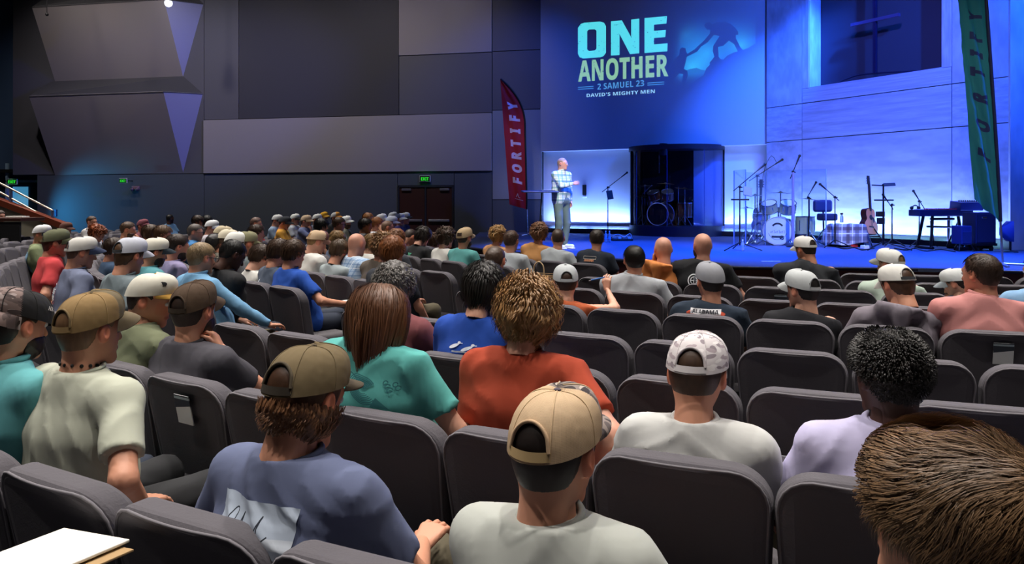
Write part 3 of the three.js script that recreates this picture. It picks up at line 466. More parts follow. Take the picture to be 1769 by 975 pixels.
  part('plinth', half(R + 0.02, pl).translate(0, pl / 2, 0), std('#0d1730', 0.35), bt); part('lid', half(R + 0.03, 0.13).translate(0, top + 0.06, 0), std('#0b1024', 0.4), bt);
  for (let k = 0; k < 4; k++) part('glass_panel', arcG(R, pl, top, -PI / 2 + k * PI / 4 + 0.006, -PI / 2 + (k + 1) * PI / 4 - 0.006, 10), M.tint, bt);
  for (let k = 0; k <= 4; k++) { const a = -PI / 2 + k * PI / 4; part('glass_post', box(k % 4 ? 0.012 : 0.05, top - pl, k % 4 ? 0.012 : 0.05, R * Math.sin(a), (top + pl) / 2, 0.85 * R * Math.cos(a)), k % 4 ? std('#2c4fa0', 0.2) : M.black, bt); }
  part('back_curtain', box(R * 1.25, top - pl, 0.04, -R * 0.24, (top + pl) / 2, 0.1), std('#040406', 0.98), bt);
  part('side_curtain', box(0.04, top - pl, R * 0.5, -R * 0.86, (top + pl) / 2, 0.3), std('#040406', 0.98), bt);
  // drum kits
  function drum(t, name, r, h, p, rx, rz, shell, head, ring = M.chrome) {
    const q = new THREE.Quaternion().setFromEuler(new THREE.Euler(rx, 0, rz)), G = g => g.applyQuaternion(q).translate(...p);
    const d = part(name, G(new THREE.CylinderGeometry(r, r, h, 28, 1, true)), shell, t); part('drum_head', G(mg([new THREE.CircleGeometry(r * 0.97, 28).rotateX(-PI / 2).translate(0, h / 2, 0), new THREE.CircleGeometry(r * 0.97, 28).rotateX(PI / 2).translate(0, -h / 2, 0)])), head, d);
    part('hoop', G(mg([new THREE.TorusGeometry(r, 0.012, 6, 28).rotateX(PI / 2).translate(0, h / 2, 0), new THREE.TorusGeometry(r, 0.012, 6, 28).rotateX(PI / 2).translate(0, -h / 2, 0)])), ring, d);
    part('lug', G(mg(Array.from({ length: 6 }, (_, k) => rbox(0.02, h * 0.6, 0.02, r * Math.cos(k * PI / 3), 0, r * Math.sin(k * PI / 3), 0.005)))), M.chrome, d); return d;
  }
  const cymbal = (t, p, r, tilt = 0.1) => { part('cymbal', lathe([[0, 0.03], [0.03, 0.025], [0.05, 0.008], [r, -0.01]], 28).rotateZ(tilt).translate(...p), std('#a98a3c', 0.3, { metalness: 0.9, side: THREE.DoubleSide }), t); part('cymbal_stand', mg([bar([p[0], 0.1, p[2]], [p[0], p[1] + 0.04, p[2]], 0.012), tri(0.22, 0.3, 3, 0.3).translate(p[0], 0, p[2])]), M.chrome, t); };
  function kit(label, p, turn, shell, head, front, s = 1) {
    const t = thing('drum_kit', label, 'drum kit', p.toArray(), turn); t.scale.setScalar(s);
    const bd = drum(t, 'bass_drum', 0.3, 0.42, [0, 0.31, 0], PI / 2, 0, shell, head, std('#d9cfc4', 0.4));
    if (front) part('front_print', new THREE.CircleGeometry(0.285, 32).translate(0, 0.31, 0.222), front, bd);
    part('spur', mg([bar([-0.28, 0.25, 0.1], [-0.42, 0.01, 0.22], 0.012), bar([0.28, 0.25, 0.1], [0.42, 0.01, 0.22], 0.012)]), M.chrome, t);
    drum(t, 'tom', 0.165, 0.2, [-0.19, 0.82, -0.02], 0.45, 0.12, shell, head); drum(t, 'tom', 0.165, 0.22, [0.19, 0.82, -0.02], 0.45, -0.12, shell, head); part('tom_holder', mg([bar([0, 0.55, 0], [0, 0.82, -0.03], 0.02), bar([-0.12, 0.8, -0.03], [0.12, 0.8, -0.03], 0.014)]), M.chrome, t);
    drum(t, 'floor_tom', 0.2, 0.38, [0.52, 0.42, -0.4], 0, 0, shell, head); drum(t, 'snare_drum', 0.18, 0.14, [-0.4, 0.6, -0.42], 0.1, 0, M.chrome, head); part('snare_stand', mg([bar([-0.4, 0.1, -0.42], [-0.4, 0.52, -0.42], 0.014), tri(0.25, 0.25).translate(-0.4, 0, -0.42)]), M.chrome, t);
    cymbal(t, [-0.5, 1.08, -0.1], 0.23, 0.08); cymbal(t, [0.02, 1.14, -0.3], 0.25, -0.05); cymbal(t, [0.62, 1.0, -0.15], 0.26, -0.12); cymbal(t, [-0.72, 0.8, -0.4], 0.17, 0);
    drum(t, 'throne', 0.19, 0.09, [0, 0.5, -0.85], 0, 0, M.black, M.black); part('throne_stand', tri(0.25, 0.45).translate(0, 0, -0.85), M.chrome, t); return t;
  }
  const bp = bt.localToWorld(v(-R * 0.26, pl, R * 0.52)); bt.updateMatrixWorld(true); const bq = v(-R * 0.22, pl, R * 0.5).applyMatrix4(bt.matrixWorld);
  kit('drum kit with copper coloured toms inside the dark glass booth', bq, WS.th * 0.9 - 0.15, std('#7d4a2c', 0.3, { metalness: 0.3 }), std('#1a1a1e', 0.4), null, 1.02);
  part('booth_cable_pole', mg([bar([R * 0.12, pl, R * 0.35], [R * 0.12, 1.35, R * 0.35], 0.013), tri(0.26, 0.3).translate(R * 0.12, pl, R * 0.35), bar([-R * 0.62, pl, R * 0.45], [-R * 0.62, 1.15, R * 0.45], 0.013), bar([-R * 0.62, 1.15, R * 0.45], [-R * 0.42, 1.4, R * 0.45], 0.01), bar([-R * 0.3, 1.75, R * 0.3], [-R * 0.3, top, R * 0.3], 0.01)]), M.chrome, bt, 'thin chrome stands inside');
  spotLamp('booth_lamp', 'small lamp under the lid inside the glass drum booth', [bq.x, STAGE + top - 0.12, bq.z + 0.35], [bq.x, STAGE + 0.6, bq.z], new THREE.Color(0.75, 0.8, 1), 4, 42, 0.8, undefined, 2);
  const headTex = canvasTex(512, 512, (c, w) => { c.fillStyle = '#eef1f2'; c.fillRect(0, 0, w, w); c.translate(w / 2, w / 2); c.strokeStyle = '#23262c'; c.lineWidth = 34; c.beginPath(); c.arc(0, -40, 105, PI * 1.18, PI * 1.82); c.stroke(); c.lineWidth = 13; c.strokeStyle = '#aab1bd'; for (let k = 0; k < 9; k++) { c.beginPath(); c.moveTo(-128 + k * 30, 40 - (k % 3) * 22); c.quadraticCurveTo(-112 + k * 30, -30, -116 + k * 30, 46); c.stroke(); } c.fillStyle = '#2b2f36'; c.fillRect(-110, 92, 220, 40); c.beginPath(); c.arc(78, 130, 44, 0, 7); c.fill(); c.lineWidth = 12; c.strokeStyle = '#9fa6b0'; c.beginPath(); c.arc(0, 0, 170, 0.25, PI - 0.25); c.stroke(); });
  p = onStage(1349, 424); p.z -= 0.15; kit('pale drum kit with a white printed bass drum head behind the clear shield', p, -0.42, std('#b9bfa8', 0.35, { metalness: 0.2 }), std('#e4e6e0', 0.5), std('#ffffff', 0.5, { map: headTex }), 1);
  // padded throne back and box behind the kit
  p = onStage(1421, 421); const th = thing('padded_seat', 'large padded dark blue drum seat with a backrest right of the shield', 'seat', p.toArray(), 0.1);
  part('backrest', rbox(m(p, 33), m(p, 21), 0.14, 0, m(p, 65), 0, 0.06, 4), std('#18306e', 0.6), th); part('seat', rbox(m(p, 26), m(p, 12), 0.34, m(p, 4), m(p, 46), 0.1, 0.04, 3), std('#132559', 0.6), th); part('stand', mg([bar([0, 0.25, 0.05], [0, m(p, 60), 0.02], 0.02), tri(0.3, 0.3)]), M.blackMetal, th);
  // acrylic shield
  const sh = thing('drum_shield', 'clear acrylic drum shield of upright panels around the pale drum kit', 'shield');
  const sv = [[1268, 424], [1288, 427], [1322, 424], [1427, 428]];
  for (let i = 0; i < 3; i++) { const a = onStage(...sv[i]), b = onStage(...sv[i + 1]), dx = b.x - a.x, dz = b.z - a.z, l = Math.hypot(dx, dz), hh = m(a, 129); const g = rbox(l - 0.02, hh, 0.012, 0, hh / 2, 0, 0.004, 1).rotateY(Math.atan2(-dz, dx)).translate((a.x + b.x) / 2, STAGE + 0.005, (a.z + b.z) / 2); part('acrylic_panel', g, M.glass, sh); part('edge_strip', mg([bar([a.x, STAGE, a.z], [a.x, STAGE + hh, a.z], 0.012, 0.012, 4), bar([b.x, STAGE, b.z], [b.x, STAGE + hh, b.z], 0.012, 0.012, 4)]), std('#7fa0e0', 0.3), sh); }
  // guitars
  function guitar(name, label, p, turn, acoustic) {
    const t = thing(name, label, 'guitar', p.toArray(), turn), s = new THREE.Shape();
    const pts = acoustic ? [[0, 0], [0.14, 0.01], [0.2, 0.1], [0.195, 0.2], [0.125, 0.29], [0.145, 0.38], [0.12, 0.46], [0.05, 0.49], [0, 0.485]] : [[0, 0], [0.13, 0.02], [0.17, 0.12], [0.12, 0.22], [0.13, 0.33], [0.1, 0.42], [0.04, 0.36], [0, 0.36]];
    const left = acoustic ? pts : [[0, 0], [0.14, 0.02], [0.17, 0.12], [0.12, 0.22], [0.14, 0.36], [0.09, 0.44], [0.03, 0.36], [0, 0.36]];
    s.moveTo(0, 0); s.splineThru(pts.slice(1).map(q => new THREE.Vector2(...q))); s.splineThru(left.slice(0, -1).reverse().map(q => new THREE.Vector2(-q[0], q[1])));
    const dp = acoustic ? 0.1 : 0.04; const G = g => g.rotateX(-0.12).translate(0, 0.22, 0);
    part('body', G(new THREE.ExtrudeGeometry(s, { depth: dp, bevelEnabled: true, bevelSize: 0.006, bevelThickness: 0.006, bevelSegments: 2, curveSegments: 12 }).translate(0, 0, -dp)), acoustic ? std('#3a1a10', 0.35) : std('#1b2a66', 0.3), t, acoustic ? 'dark brown sides' : undefined);
    part('top_board', G(new THREE.ExtrudeGeometry(s, { depth: 0.003, bevelEnabled: false, curveSegments: 12 }).scale(0.96, 0.97, 1).translate(0, 0.006, 0.007)), acoustic ? std('#d8854a', 0.35) : std('#22357e', 0.3), t);
    if (acoustic) { part('sound_hole', G(new THREE.CircleGeometry(0.05, 20).translate(0, 0.32, 0.012)), M.black, t); part('bridge', G(rbox(0.14, 0.025, 0.012, 0, 0.14, 0.016, 0.004)), M.woodDark, t); part('pickguard', G(new THREE.CircleGeometry(0.06, 16, 0, PI).rotateZ(-1.2).translate(0.05, 0.27, 0.0125)), M.black, t); }
    part('neck', G(rbox(0.05, 0.52, 0.03, 0, (acoustic ? 0.46 : 0.36) + 0.24, 0.005, 0.008)), std('#2a1710', 0.4), t);
    const hd = part('headstock', G(rbox(0.075, 0.17, 0.02, 0, (acoustic ? 0.46 : 0.36) + 0.58, -0.005, 0.006)), std('#20120c', 0.4), t); part('tuning_peg', G(mg([0, 1, 2, 3, 4, 5].map(k => bar([k < 3 ? -0.06 : 0.06, 0.97 + (k % 3) * 0.05 + (acoustic ? 0 : -0.1), -0.005], [0, 0.97 + (k % 3) * 0.05 + (acoustic ? 0 : -0.1), -0.005], 0.007, 0.007, 5)))), M.chrome, hd);
    part('string', G(mg([0, 1, 2, 3, 4, 5].map(k => bar([-0.02 + k * 0.008, 0.14, 0.026], [-0.016 + k * 0.0064, 1.0, 0.024], 0.001, 0.001, 3)))), M.chrome, t);
    const st = thing('guitar_stand', acoustic ? 'black folding stand holding the acoustic guitar' : 'black folding stand holding the blue electric guitar behind the shield', 'guitar stand', p.toArray(), turn);
    part('leg', mg([bar([-0.05, 0.62, -0.16], [-0.25, 0.01, 0.2], 0.013), bar([0.05, 0.62, -0.16], [0.25, 0.01, 0.2], 0.013), bar([0, 0.62, -0.16], [0, 0.01, -0.32], 0.013)]), M.blackMetal, st); part('cradle', mg([bar([-0.17, 0.19, -0.06], [-0.17, 0.19, 0.1], 0.014), bar([0.17, 0.19, -0.06], [0.17, 0.19, 0.1], 0.014), bar([-0.2, 0.19, -0.08], [0.2, 0.19, -0.08], 0.014)]), M.blackMetal, st);
    return t;
  }
  p = onStage(1504, 425); { const g = guitar('acoustic_guitar', 'acoustic guitar with an orange wooden top leaning on a stand', p, 0.55, true); g.rotation.z = -0.1; g.scale.setScalar(1.13); }
  p = onStage(1313, 416); { const g = guitar('electric_guitar', 'blue electric guitar standing upright behind the clear shield', p, -0.5, false); g.scale.setScalar(1.2); }
  // blanket covered amplifier
  p = onStage(1461, 426); const am = thing('covered_amplifier', 'amplifier under a grey plaid blanket in the middle of the stage', 'amplifier', p.toArray(), 0.15);
  const plaid = canvasTex(256, 256, (c, w) => { c.fillStyle = '#8d8f92'; c.fillRect(0, 0, w, w); for (const [x, ww, col] of [[20, 40, 'rgba(60,40,44,.55)'], [90, 14, 'rgba(230,230,225,.8)'], [130, 50, 'rgba(70,66,70,.5)'], [215, 10, 'rgba(230,230,225,.8)']]) { c.fillStyle = col; c.fillRect(x, 0, ww, w); c.fillRect(0, x, w, ww); } }); plaid.wrapS = plaid.wrapT = THREE.RepeatWrapping; plaid.repeat.set(2.2, 2.2);
  const aw = m(p, 60) / 2, ah = m(p, 39), ad = 0.24, bf = (x, y, z) => { const f = 0.03 * Math.sin(x * 17 + z * 9) * Math.max(0, 1 - y / ah) + 0.014 * noise(x * 9, y * 5, z * 9), flare = 0.09 * (1 - y / ah); const qx = Math.max(0, Math.abs(x) - (aw - 0.1 + flare)), qz = Math.max(0, Math.abs(z) - (ad - 0.06 + flare)), qy = Math.max(0, y - ah + 0.06); return Math.max(Math.sqrt(qx * qx + qz * qz + qy * qy) - 0.06 + f, 0.06 + 0.03 * Math.sin(x * 8) - y); };
  part('blanket', net(bf, [-0.7, 0, -0.6], [0.7, ah + 0.12, 0.6], 0.02), std('#ffffff', 0.95, { map: plaid }), am); part('cabinet', rbox(aw * 1.7, ah - 0.12, ad * 1.5, 0, (ah - 0.12) / 2, 0, 0.02), M.black, am);
  // keyboard rig
  p = onStage(1625, 430); const kb = thing('keyboard', 'dark blue stage keyboard with red knobs on a black stand', 'keyboard', p.toArray(), 0.1), ky = m(p, 62), kw = m(p, 98);
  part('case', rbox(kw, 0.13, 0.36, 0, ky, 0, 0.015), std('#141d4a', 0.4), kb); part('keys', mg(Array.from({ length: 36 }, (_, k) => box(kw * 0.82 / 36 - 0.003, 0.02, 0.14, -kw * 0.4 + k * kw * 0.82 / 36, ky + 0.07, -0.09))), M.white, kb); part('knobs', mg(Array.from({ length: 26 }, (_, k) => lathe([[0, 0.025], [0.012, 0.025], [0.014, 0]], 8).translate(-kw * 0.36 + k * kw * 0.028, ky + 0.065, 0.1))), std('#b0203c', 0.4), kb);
  const ks = thing('keyboard_stand', 'black folding keyboard stand with slanted legs', 'stand', p.toArray(), 0.1);
  for (const s of [-1, 1]) part('leg', mg([bar([s * kw * 0.24, ky - 0.06, 0.14], [s * kw * 0.3, 0.02, 0.2], 0.03), bar([s * kw * 0.24, ky - 0.06, -0.14], [s * kw * 0.3, 0.02, -0.24], 0.03), bar([s * kw * 0.3, 0.03, -0.28], [s * kw * 0.3, 0.03, 0.26], 0.03), bar([s * kw * 0.26, ky * 0.78, 0.12], [s * kw * 0.12, 0.06, 0], 0.016)]), M.blackMetal, ks); part('crossbar', mg([bar([-kw * 0.26, ky * 0.62, 0], [kw * 0.26, ky * 0.6, 0], 0.02), bar([-kw * 0.22, ky - 0.12, 0.05], [kw * 0.22, ky - 0.12, 0.05], 0.025)]), M.blackMetal, ks);
  const syn = thing('synth_module', 'blue keyboard module with knobs lying on the keyboard right end', 'keyboard', [p.x + m(p, 45), p.y + ky + 0.065, p.z - 0.02], 0.1); part('case', rbox(m(p, 42), 0.16, 0.34, 0, 0.08, 0, 0.015).rotateX(0.12), std('#1a2a66', 0.4), syn); part('knobs', mg(Array.from({ length: 9 }, (_, k) => lathe([[0, 0.03], [0.012, 0.03], [0.014, 0]], 8).translate(-m(p, 17) + k * m(p, 4), 0.16, 0.06))), M.black, syn);
  const lap = thing('headphones', 'dark headphones resting on the left end of the keyboard', 'headphones', [p.x - m(p, 44), p.y + ky + 0.07, p.z], 0.2); part('headband', new THREE.TorusGeometry(0.08, 0.012, 8, 20, PI), M.black, lap); part('ear_cup', mg([ball(0.035, -0.08, 0.03, 0, 10), ball(0.035, 0.08, 0.03, 0, 10)]), M.black, lap);
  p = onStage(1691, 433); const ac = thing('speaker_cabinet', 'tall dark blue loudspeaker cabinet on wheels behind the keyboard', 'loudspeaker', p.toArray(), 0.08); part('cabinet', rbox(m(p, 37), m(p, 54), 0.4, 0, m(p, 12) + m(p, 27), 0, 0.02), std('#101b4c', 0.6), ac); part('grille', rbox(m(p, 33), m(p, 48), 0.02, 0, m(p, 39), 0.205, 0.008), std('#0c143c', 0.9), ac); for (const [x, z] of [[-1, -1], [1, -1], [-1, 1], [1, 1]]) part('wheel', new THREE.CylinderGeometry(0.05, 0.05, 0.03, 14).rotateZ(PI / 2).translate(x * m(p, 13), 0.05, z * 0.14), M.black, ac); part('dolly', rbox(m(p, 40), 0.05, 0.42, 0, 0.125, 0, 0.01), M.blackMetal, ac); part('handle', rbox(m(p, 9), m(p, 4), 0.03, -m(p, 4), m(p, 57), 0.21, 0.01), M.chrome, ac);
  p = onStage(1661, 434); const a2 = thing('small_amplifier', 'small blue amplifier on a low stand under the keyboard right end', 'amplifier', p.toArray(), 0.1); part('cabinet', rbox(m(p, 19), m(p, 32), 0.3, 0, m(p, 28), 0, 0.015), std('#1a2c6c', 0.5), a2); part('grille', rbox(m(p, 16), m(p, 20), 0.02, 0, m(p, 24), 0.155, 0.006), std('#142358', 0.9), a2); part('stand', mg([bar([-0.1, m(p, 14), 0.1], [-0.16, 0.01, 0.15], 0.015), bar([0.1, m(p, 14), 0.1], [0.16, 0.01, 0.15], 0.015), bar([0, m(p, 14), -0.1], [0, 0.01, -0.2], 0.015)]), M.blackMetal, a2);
  p = onStage(1746, 436); const hn = thing('side_lamp', 'dark trapezoid stage lamp on a short pole at the right edge', 'lamp', p.toArray(), 0); part('pole', bar([0, 0, 0], [0, m(p, 36), 0], 0.015), M.blackMetal, hn); part('housing', new THREE.CylinderGeometry(0.27, 0.1, 0.18, 4, 1).rotateY(PI / 4).rotateZ(-PI / 2).scale(1, 1, 0.6).translate(-0.1, m(p, 36), 0), std('#173a8c', 0.5), hn); part('base', lathe([[0, 0.04], [0.12, 0.02], [0.13, 0]], 18), M.blackMetal, hn);
  const tp = onStage(1332, 452); tag(part('floor_tape', rbox(0.3, 0.004, 0.07, tp.x, STAGE + 0.003, tp.z, 0.0015, 1), M.white, scene), 'white strip of tape on the blue stage floor near its edge', 'tape').name = 'floor_tape';
}

// ------------------------------------------------------------------ auditorium chairs
const fabric = std('#6b686c', 0.95, { bumpMap: grainTex(128, 5, 0, 1), bumpScale: 0.0012 }), fabricBack = std('#58555b', 0.95, { bumpMap: grainTex(128, 5, 0, 1), bumpScale: 0.0012 }), pipingMat = std('#77747a', 0.9);
const cardTex = canvasTex(128, 160, (c, w, h) => { c.fillStyle = '#2b3340'; c.fillRect(0, 0, w, h); c.fillStyle = '#9fb0b8'; c.fillRect(0, 8, w, 14); c.fillStyle = '#dfe2e2'; c.beginPath(); c.moveTo(0, 74); c.lineTo(w, 52); c.lineTo(w, h); c.lineTo(0, h); c.fill(); });
const cardMat = std('#ffffff', 0.6, { map: cardTex });
function backGeo(w, y0, y1, depth, bev, cs, rt) {                  // rounded back, curved about the sitter and tilted
  const s = rrShape(w - 2 * bev, y1 - y0 - 2 * bev, rt, 0.05), g = new THREE.ExtrudeGeometry(s, { depth, bevelEnabled: true, bevelSize: bev, bevelThickness: bev, bevelSegments: cs > 4 ? 3 : 2, curveSegments: cs });
  const p = g.attributes.position; g.translate(0, y0 + bev, -depth / 2);
  for (let i = 0; i < p.count; i++) { const x = p.getX(i), y = p.getY(i), nar = 1 - 0.1 * Math.max(0, (0.75 - y) / 0.45); p.setX(i, x * nar); p.setZ(i, p.getZ(i) + 0.2 + (y - 0.45) * 0.2 - 0.55 * x * x); }
  g.computeVertexNormals(); return g;
}
const CT = 0.885;
const chairGeo = [0, 1].map(far => {
  const back = backGeo(0.52, 0.3, CT, 0.05, 0.022, far ? 3 : 7, 0.1), legs = [[-1, -0.18], [1, -0.18], [-1, 0.22], [1, 0.22]].map(([s, z]) => mg([bar([s * 0.22, 0.4, z], [s * 0.23, 0.01, z + (z > 0 ? 0.05 : -0.02)], 0.012, 0.012, far ? 4 : 6)]));
  const seat = new RoundedBoxGeometry(0.5, 0.1, 0.46, far ? 1 : 3, 0.04).translate(0, 0.42, 0);
  const pts = []; if (!far) { const s = rrShape(0.5, CT - 0.32, 0.1, 0.05).getSpacedPoints(60); for (const q of s) { const y = q.y + 0.31, x = q.x * (1 - 0.1 * Math.max(0, (0.75 - y) / 0.45)); pts.push(v(x, y, 0.2 + (y - 0.45) * 0.2 - 0.55 * x * x + 0.044)); } pts.pop(); }
  const rack = far ? null : mg([0, 1, 2, 3, 4].map(k => bar([-0.16 + k * 0.08, 0.27, -0.1], [-0.16 + k * 0.08, 0.27, 0.26], 0.004, 0.004, 4)).concat([bar([-0.2, 0.27, 0.26], [0.2, 0.27, 0.26], 0.005, 0.005, 4), bar([-0.2, 0.33, 0.27], [0.2, 0.33, 0.27], 0.005, 0.005, 4), bar([-0.2, 0.27, -0.1], [0.2, 0.27, -0.1], 0.005, 0.005, 4), bar([-0.2, 0.27, 0.26], [-0.2, 0.4, 0.2], 0.005, 0.005, 4), bar([0.2, 0.27, 0.26], [0.2, 0.4, 0.2], 0.005, 0.005, 4)]));
  return { back, legs, seat, piping: far ? null : new THREE.TubeGeometry(new THREE.CatmullRomCurve3(pts, true), 64, 0.005, 4, true), rack };
});
const cardGeo = box(0.1, 0.125, 0.004).rotateX(0.2).translate(0.05, 0.765, 0.312), pocketGeo = box(0.11, 0.14, 0.003).rotateX(0.2).translate(-0.03, 0.44, 0.248);
const protos = {};
function chairAt(pos, turn, far, card, label, group) {
  const key = `${far}${card}`; let t = protos[key];
  if (!t) {
    const G = chairGeo[far]; t = protos[key] = new THREE.Group(); t.name = 'auditorium_chair';
    const b = part('backrest', G.back, fabricBack, t); part('seat', G.seat, fabric, t); for (const l of G.legs) part('leg', l, M.frame, t);
    if (!far) { part('piping', G.piping, pipingMat, b); part('book_rack', G.rack, M.frame, t); }
    if (card === 1) part('info_card', cardGeo, cardMat, b, 'printed card with dark top'); if (card === 2) part('card_pocket', pocketGeo, M.paper, b, 'pale paper card');
  }
  const c = t.clone(); c.name = numbered('auditorium_chair'); scene.add(c); c.position.set(...pos); c.rotation.y = turn; tag(c, label, 'chair', group || 'grey auditorium chairs in curved rows'); return c;
}

// ------------------------------------------------------------------ people
const headF = blend([
  ellipsoid([0, 0.03, 0.012], [0.077, 0.086, 0.098]), ellipsoid([0, -0.035, -0.03], [0.058, 0.082, 0.064]), ellipsoid([0, -0.02, 0.02], [0.066, 0.06, 0.07]), capsule(v(0, -0.04, 0.03), v(0, -0.15, 0.045), 0.053, 0.055)], 0.035);
const nose = capsule(v(0, 0.008, -0.092), v(0, -0.03, -0.108), 0.008, 0.0125), chin = capsule(v(-0.012, -0.1, -0.072), v(0.012, -0.1, -0.072), 0.018, 0.018), brow = capsule(v(-0.035, 0.028, -0.078), v(0.035, 0.028, -0.078), 0.011, 0.011), lip = capsule(v(-0.016, -0.064, -0.088), v(0.016, -0.064, -0.088), 0.007, 0.007);
const earE = ellipsoid([0.082, -0.003, 0.012], [0.011, 0.033, 0.021]), earD = ellipsoid([0.094, 0.002, 0.008], [0.009, 0.02, 0.012]);
const headFull = (x, y, z) => { let d = headF(x, y, z); d = smin(d, brow(x, y, z), 0.02); d = smin(d, nose(x, y, z), 0.012); d = smin(d, chin(x, y, z), 0.03); d = smin(d, lip(x, y, z), 0.008); const ax = Math.abs(x), sx = ax - 0.031, sy = y - 0.008, sz = z + 0.104; d = Math.max(d, -(Math.sqrt(sx * sx + sy * sy + sz * sz) - 0.018)); d = smin(d, Math.max(earE(ax, y, z), -earD(ax, y, z)), 0.008); return d; };
const one = () => [1, 1, 1], headCol = (x, y, z) => { const l = Math.hypot(x / 0.022, (y + 0.064) / 0.008); if (z < -0.085 && l < 1.2) return [0.72, 0.5, 0.5]; if (Math.abs(x) > 0.078 && Math.abs(y) < 0.04) return [1, 0.72, 0.66]; if (z < -0.05 && y < 0.01 && y > -0.05 && Math.abs(x) > 0.02) return [1, 0.88, 0.85]; return [1, 1, 1]; };
const cells = [[0.0048, 0.0135, 0.0048], [0.008, 0.022, 0.0075], [0.0135, 0.034, 0.0135]];        // head, body, hand cell by distance
const cache = {}; const memo = (k, f) => cache[k] ??= f();
const headGeo = L => memo('head' + L, () => net(headFull, [-0.105, -0.16, -0.135], [0.105, 0.13, 0.125], cells[L][0], headCol));
const eyeGeo = memo('eye', () => mg([ball(0.0125, -0.031, 0.008, -0.083, 10), ball(0.0125, 0.031, 0.008, -0.083, 10)])), irisGeo = memo('iris', () => mg([ball(0.006, -0.031, 0.008, -0.0915, 8), ball(0.006, 0.031, 0.008, -0.0915, 8)]));
function handGeo(side, curl, L) {                              // wrist at the origin, fingers along -z, palm down, thumb on the inner side
  return memo(`hand${side}${curl}${L}`, () => {
    const b = [], th = -side; const K = [[-0.03, 0.078, 0.066], [-0.01, 0.084, 0.078], [0.01, 0.082, 0.073], [0.029, 0.075, 0.058]];
    const palm = blend(K.map(([x, l]) => capsule(v(x * 0.55, 0, 0), v(x * 1.05, 0, -l), 0.014, 0.0125)).concat([capsule(v(th * 0.012, -0.006, -0.012), v(th * 0.03, -0.012, -0.04), 0.014, 0.013)]), 0.012);
    const fs = [palm];
    K.forEach(([x, l, fl], i) => { let p = v(x * 1.08, 0.001, -l), a = curl * 0.55 + i * 0.05; const seg = [0.45, 0.3, 0.25], bones = []; for (let k = 0; k < 3; k++) { const q = p.clone().add(v(x * 0.08 * seg[k], -Math.sin(a) * fl * seg[k], -Math.cos(a) * fl * seg[k])); bones.push(capsule(p, q, 0.0092 - k * 0.0009, 0.0085 - k * 0.0009)); p = q; a += curl; } fs.push(blend(bones, 0.003)); });
    const t1 = v(th * 0.032, -0.013, -0.042), t2 = v(th * 0.05, -0.02, -0.068), t3 = v(th * 0.05, -0.026 - curl * 0.01, -0.092); fs.push(blend([capsule(t1, t2, 0.0115, 0.01), capsule(t2, t3, 0.01, 0.008)], 0.004));
    const f = (x, y, z) => { let d = fs[0](x, y, z); for (let i = 1; i < fs.length; i++) d = smin(d, fs[i](x, y, z), 0.004); return d; };
    return net(f, [-0.085, -0.13, -0.19], [0.085, 0.03, 0.03], cells[L][2], one);
  });
}
const hairLine = z => { const P = [[-0.13, 0.078], [-0.08, 0.07], [-0.05, 0.05], [-0.025, 0.012], [0.0, 0.012], [0.034, -0.012], [0.055, -0.055], [0.13, -0.075]]; for (let i = 1; i < P.length; i++) if (z < P[i][0]) { const t = (z - P[i - 1][0]) / (P[i][0] - P[i - 1][0]); return P[i - 1][1] + (P[i][1] - P[i - 1][1]) * Math.max(0, t); } return -0.075; };
const HS = { buzz: [0.004, 0, 1, 0], short: [0.009, 0.0015, 70, 0], neat: [0.013, 0.0035, 42, 0.004], medium: [0.022, 0.007, 30, 0.02], curly: [0.026, 0.011, 42, 0.02], afro: [0.012, 0.004, 85, 0.0], long: [0.02, 0.006, 34, 0.02], thin: [0.007, 0.003, 60, 0] };
function hairGeo(style, L, cap) {
  return memo(`hair${style}${L}${cap}`, () => {
    const [t0, amp, fr, drop] = HS[style], t = cap ? Math.min(t0, style === 'curly' && cap === 1 ? 0.014 : 0.007) : t0;
    const tail = style === 'long' ? blend([ellipsoid([0, -0.06, 0.055], [0.088, 0.115, 0.06]), ellipsoid([-0.045, -0.07, 0.045], [0.05, 0.1, 0.052]), ellipsoid([0.045, -0.07, 0.045], [0.05, 0.1, 0.052])], 0.04) : null;
    const f = (x, y, z) => {
      const n = amp ? amp * (noise(x * fr, y * fr * (style === 'long' || style === 'medium' ? 0.45 : 1), z * fr) + 0.5 * noise(x * fr * 2.3, y * fr * 2, z * fr * 2.3)) : 0;
      const edge = y - hairLine(z) + drop * 1.2, k = Math.max(0, Math.min(1, edge / (style === 'long' ? 0.02 : 0.055))), top = 1 + (cap || style === 'buzz' || style === 'thin' ? 0 : 0.35) * Math.max(0, Math.min(1, (y - 0.03) / 0.08));
      let d = headF(x, y, z) - (t * top * Math.sqrt(k) + 0.003 * k - 0.002) - n * (0.3 + 0.7 * k) * (cap ? y > -0.01 ? 0.1 : 0.45 : 1);
      d = Math.max(d, -edge * 0.75);
      const ex = Math.abs(x) - 0.085, ey = y + 0.006, ez = z - 0.006; if (style !== 'long' && style !== 'afro') d = Math.max(d, -(Math.sqrt(ex * ex + ey * ey + ez * ez) - (style === 'curly' || style === 'medium' ? 0.022 : 0.034)));
      if (tail) d = smin(d, Math.max(tail(x, y, z) - n, z < -0.02 ? -z : -9), 0.03);
      if (cap === 1) d = Math.max(d, y - 0.045 + 0.3 * Math.max(0, -z));
      return d;
    };
    return net(f, [-0.16, style === 'long' ? -0.24 : -0.13, -0.15], [0.16, 0.175, 0.18], cells[L][0] * (L ? 1 : 0.9), (x, y, z) => { const c = 0.88 + 0.16 * noise(x * 130, y * (style === 'curly' || style === 'afro' ? 130 : 24), z * 130); return [c, c, c]; });
  });
}
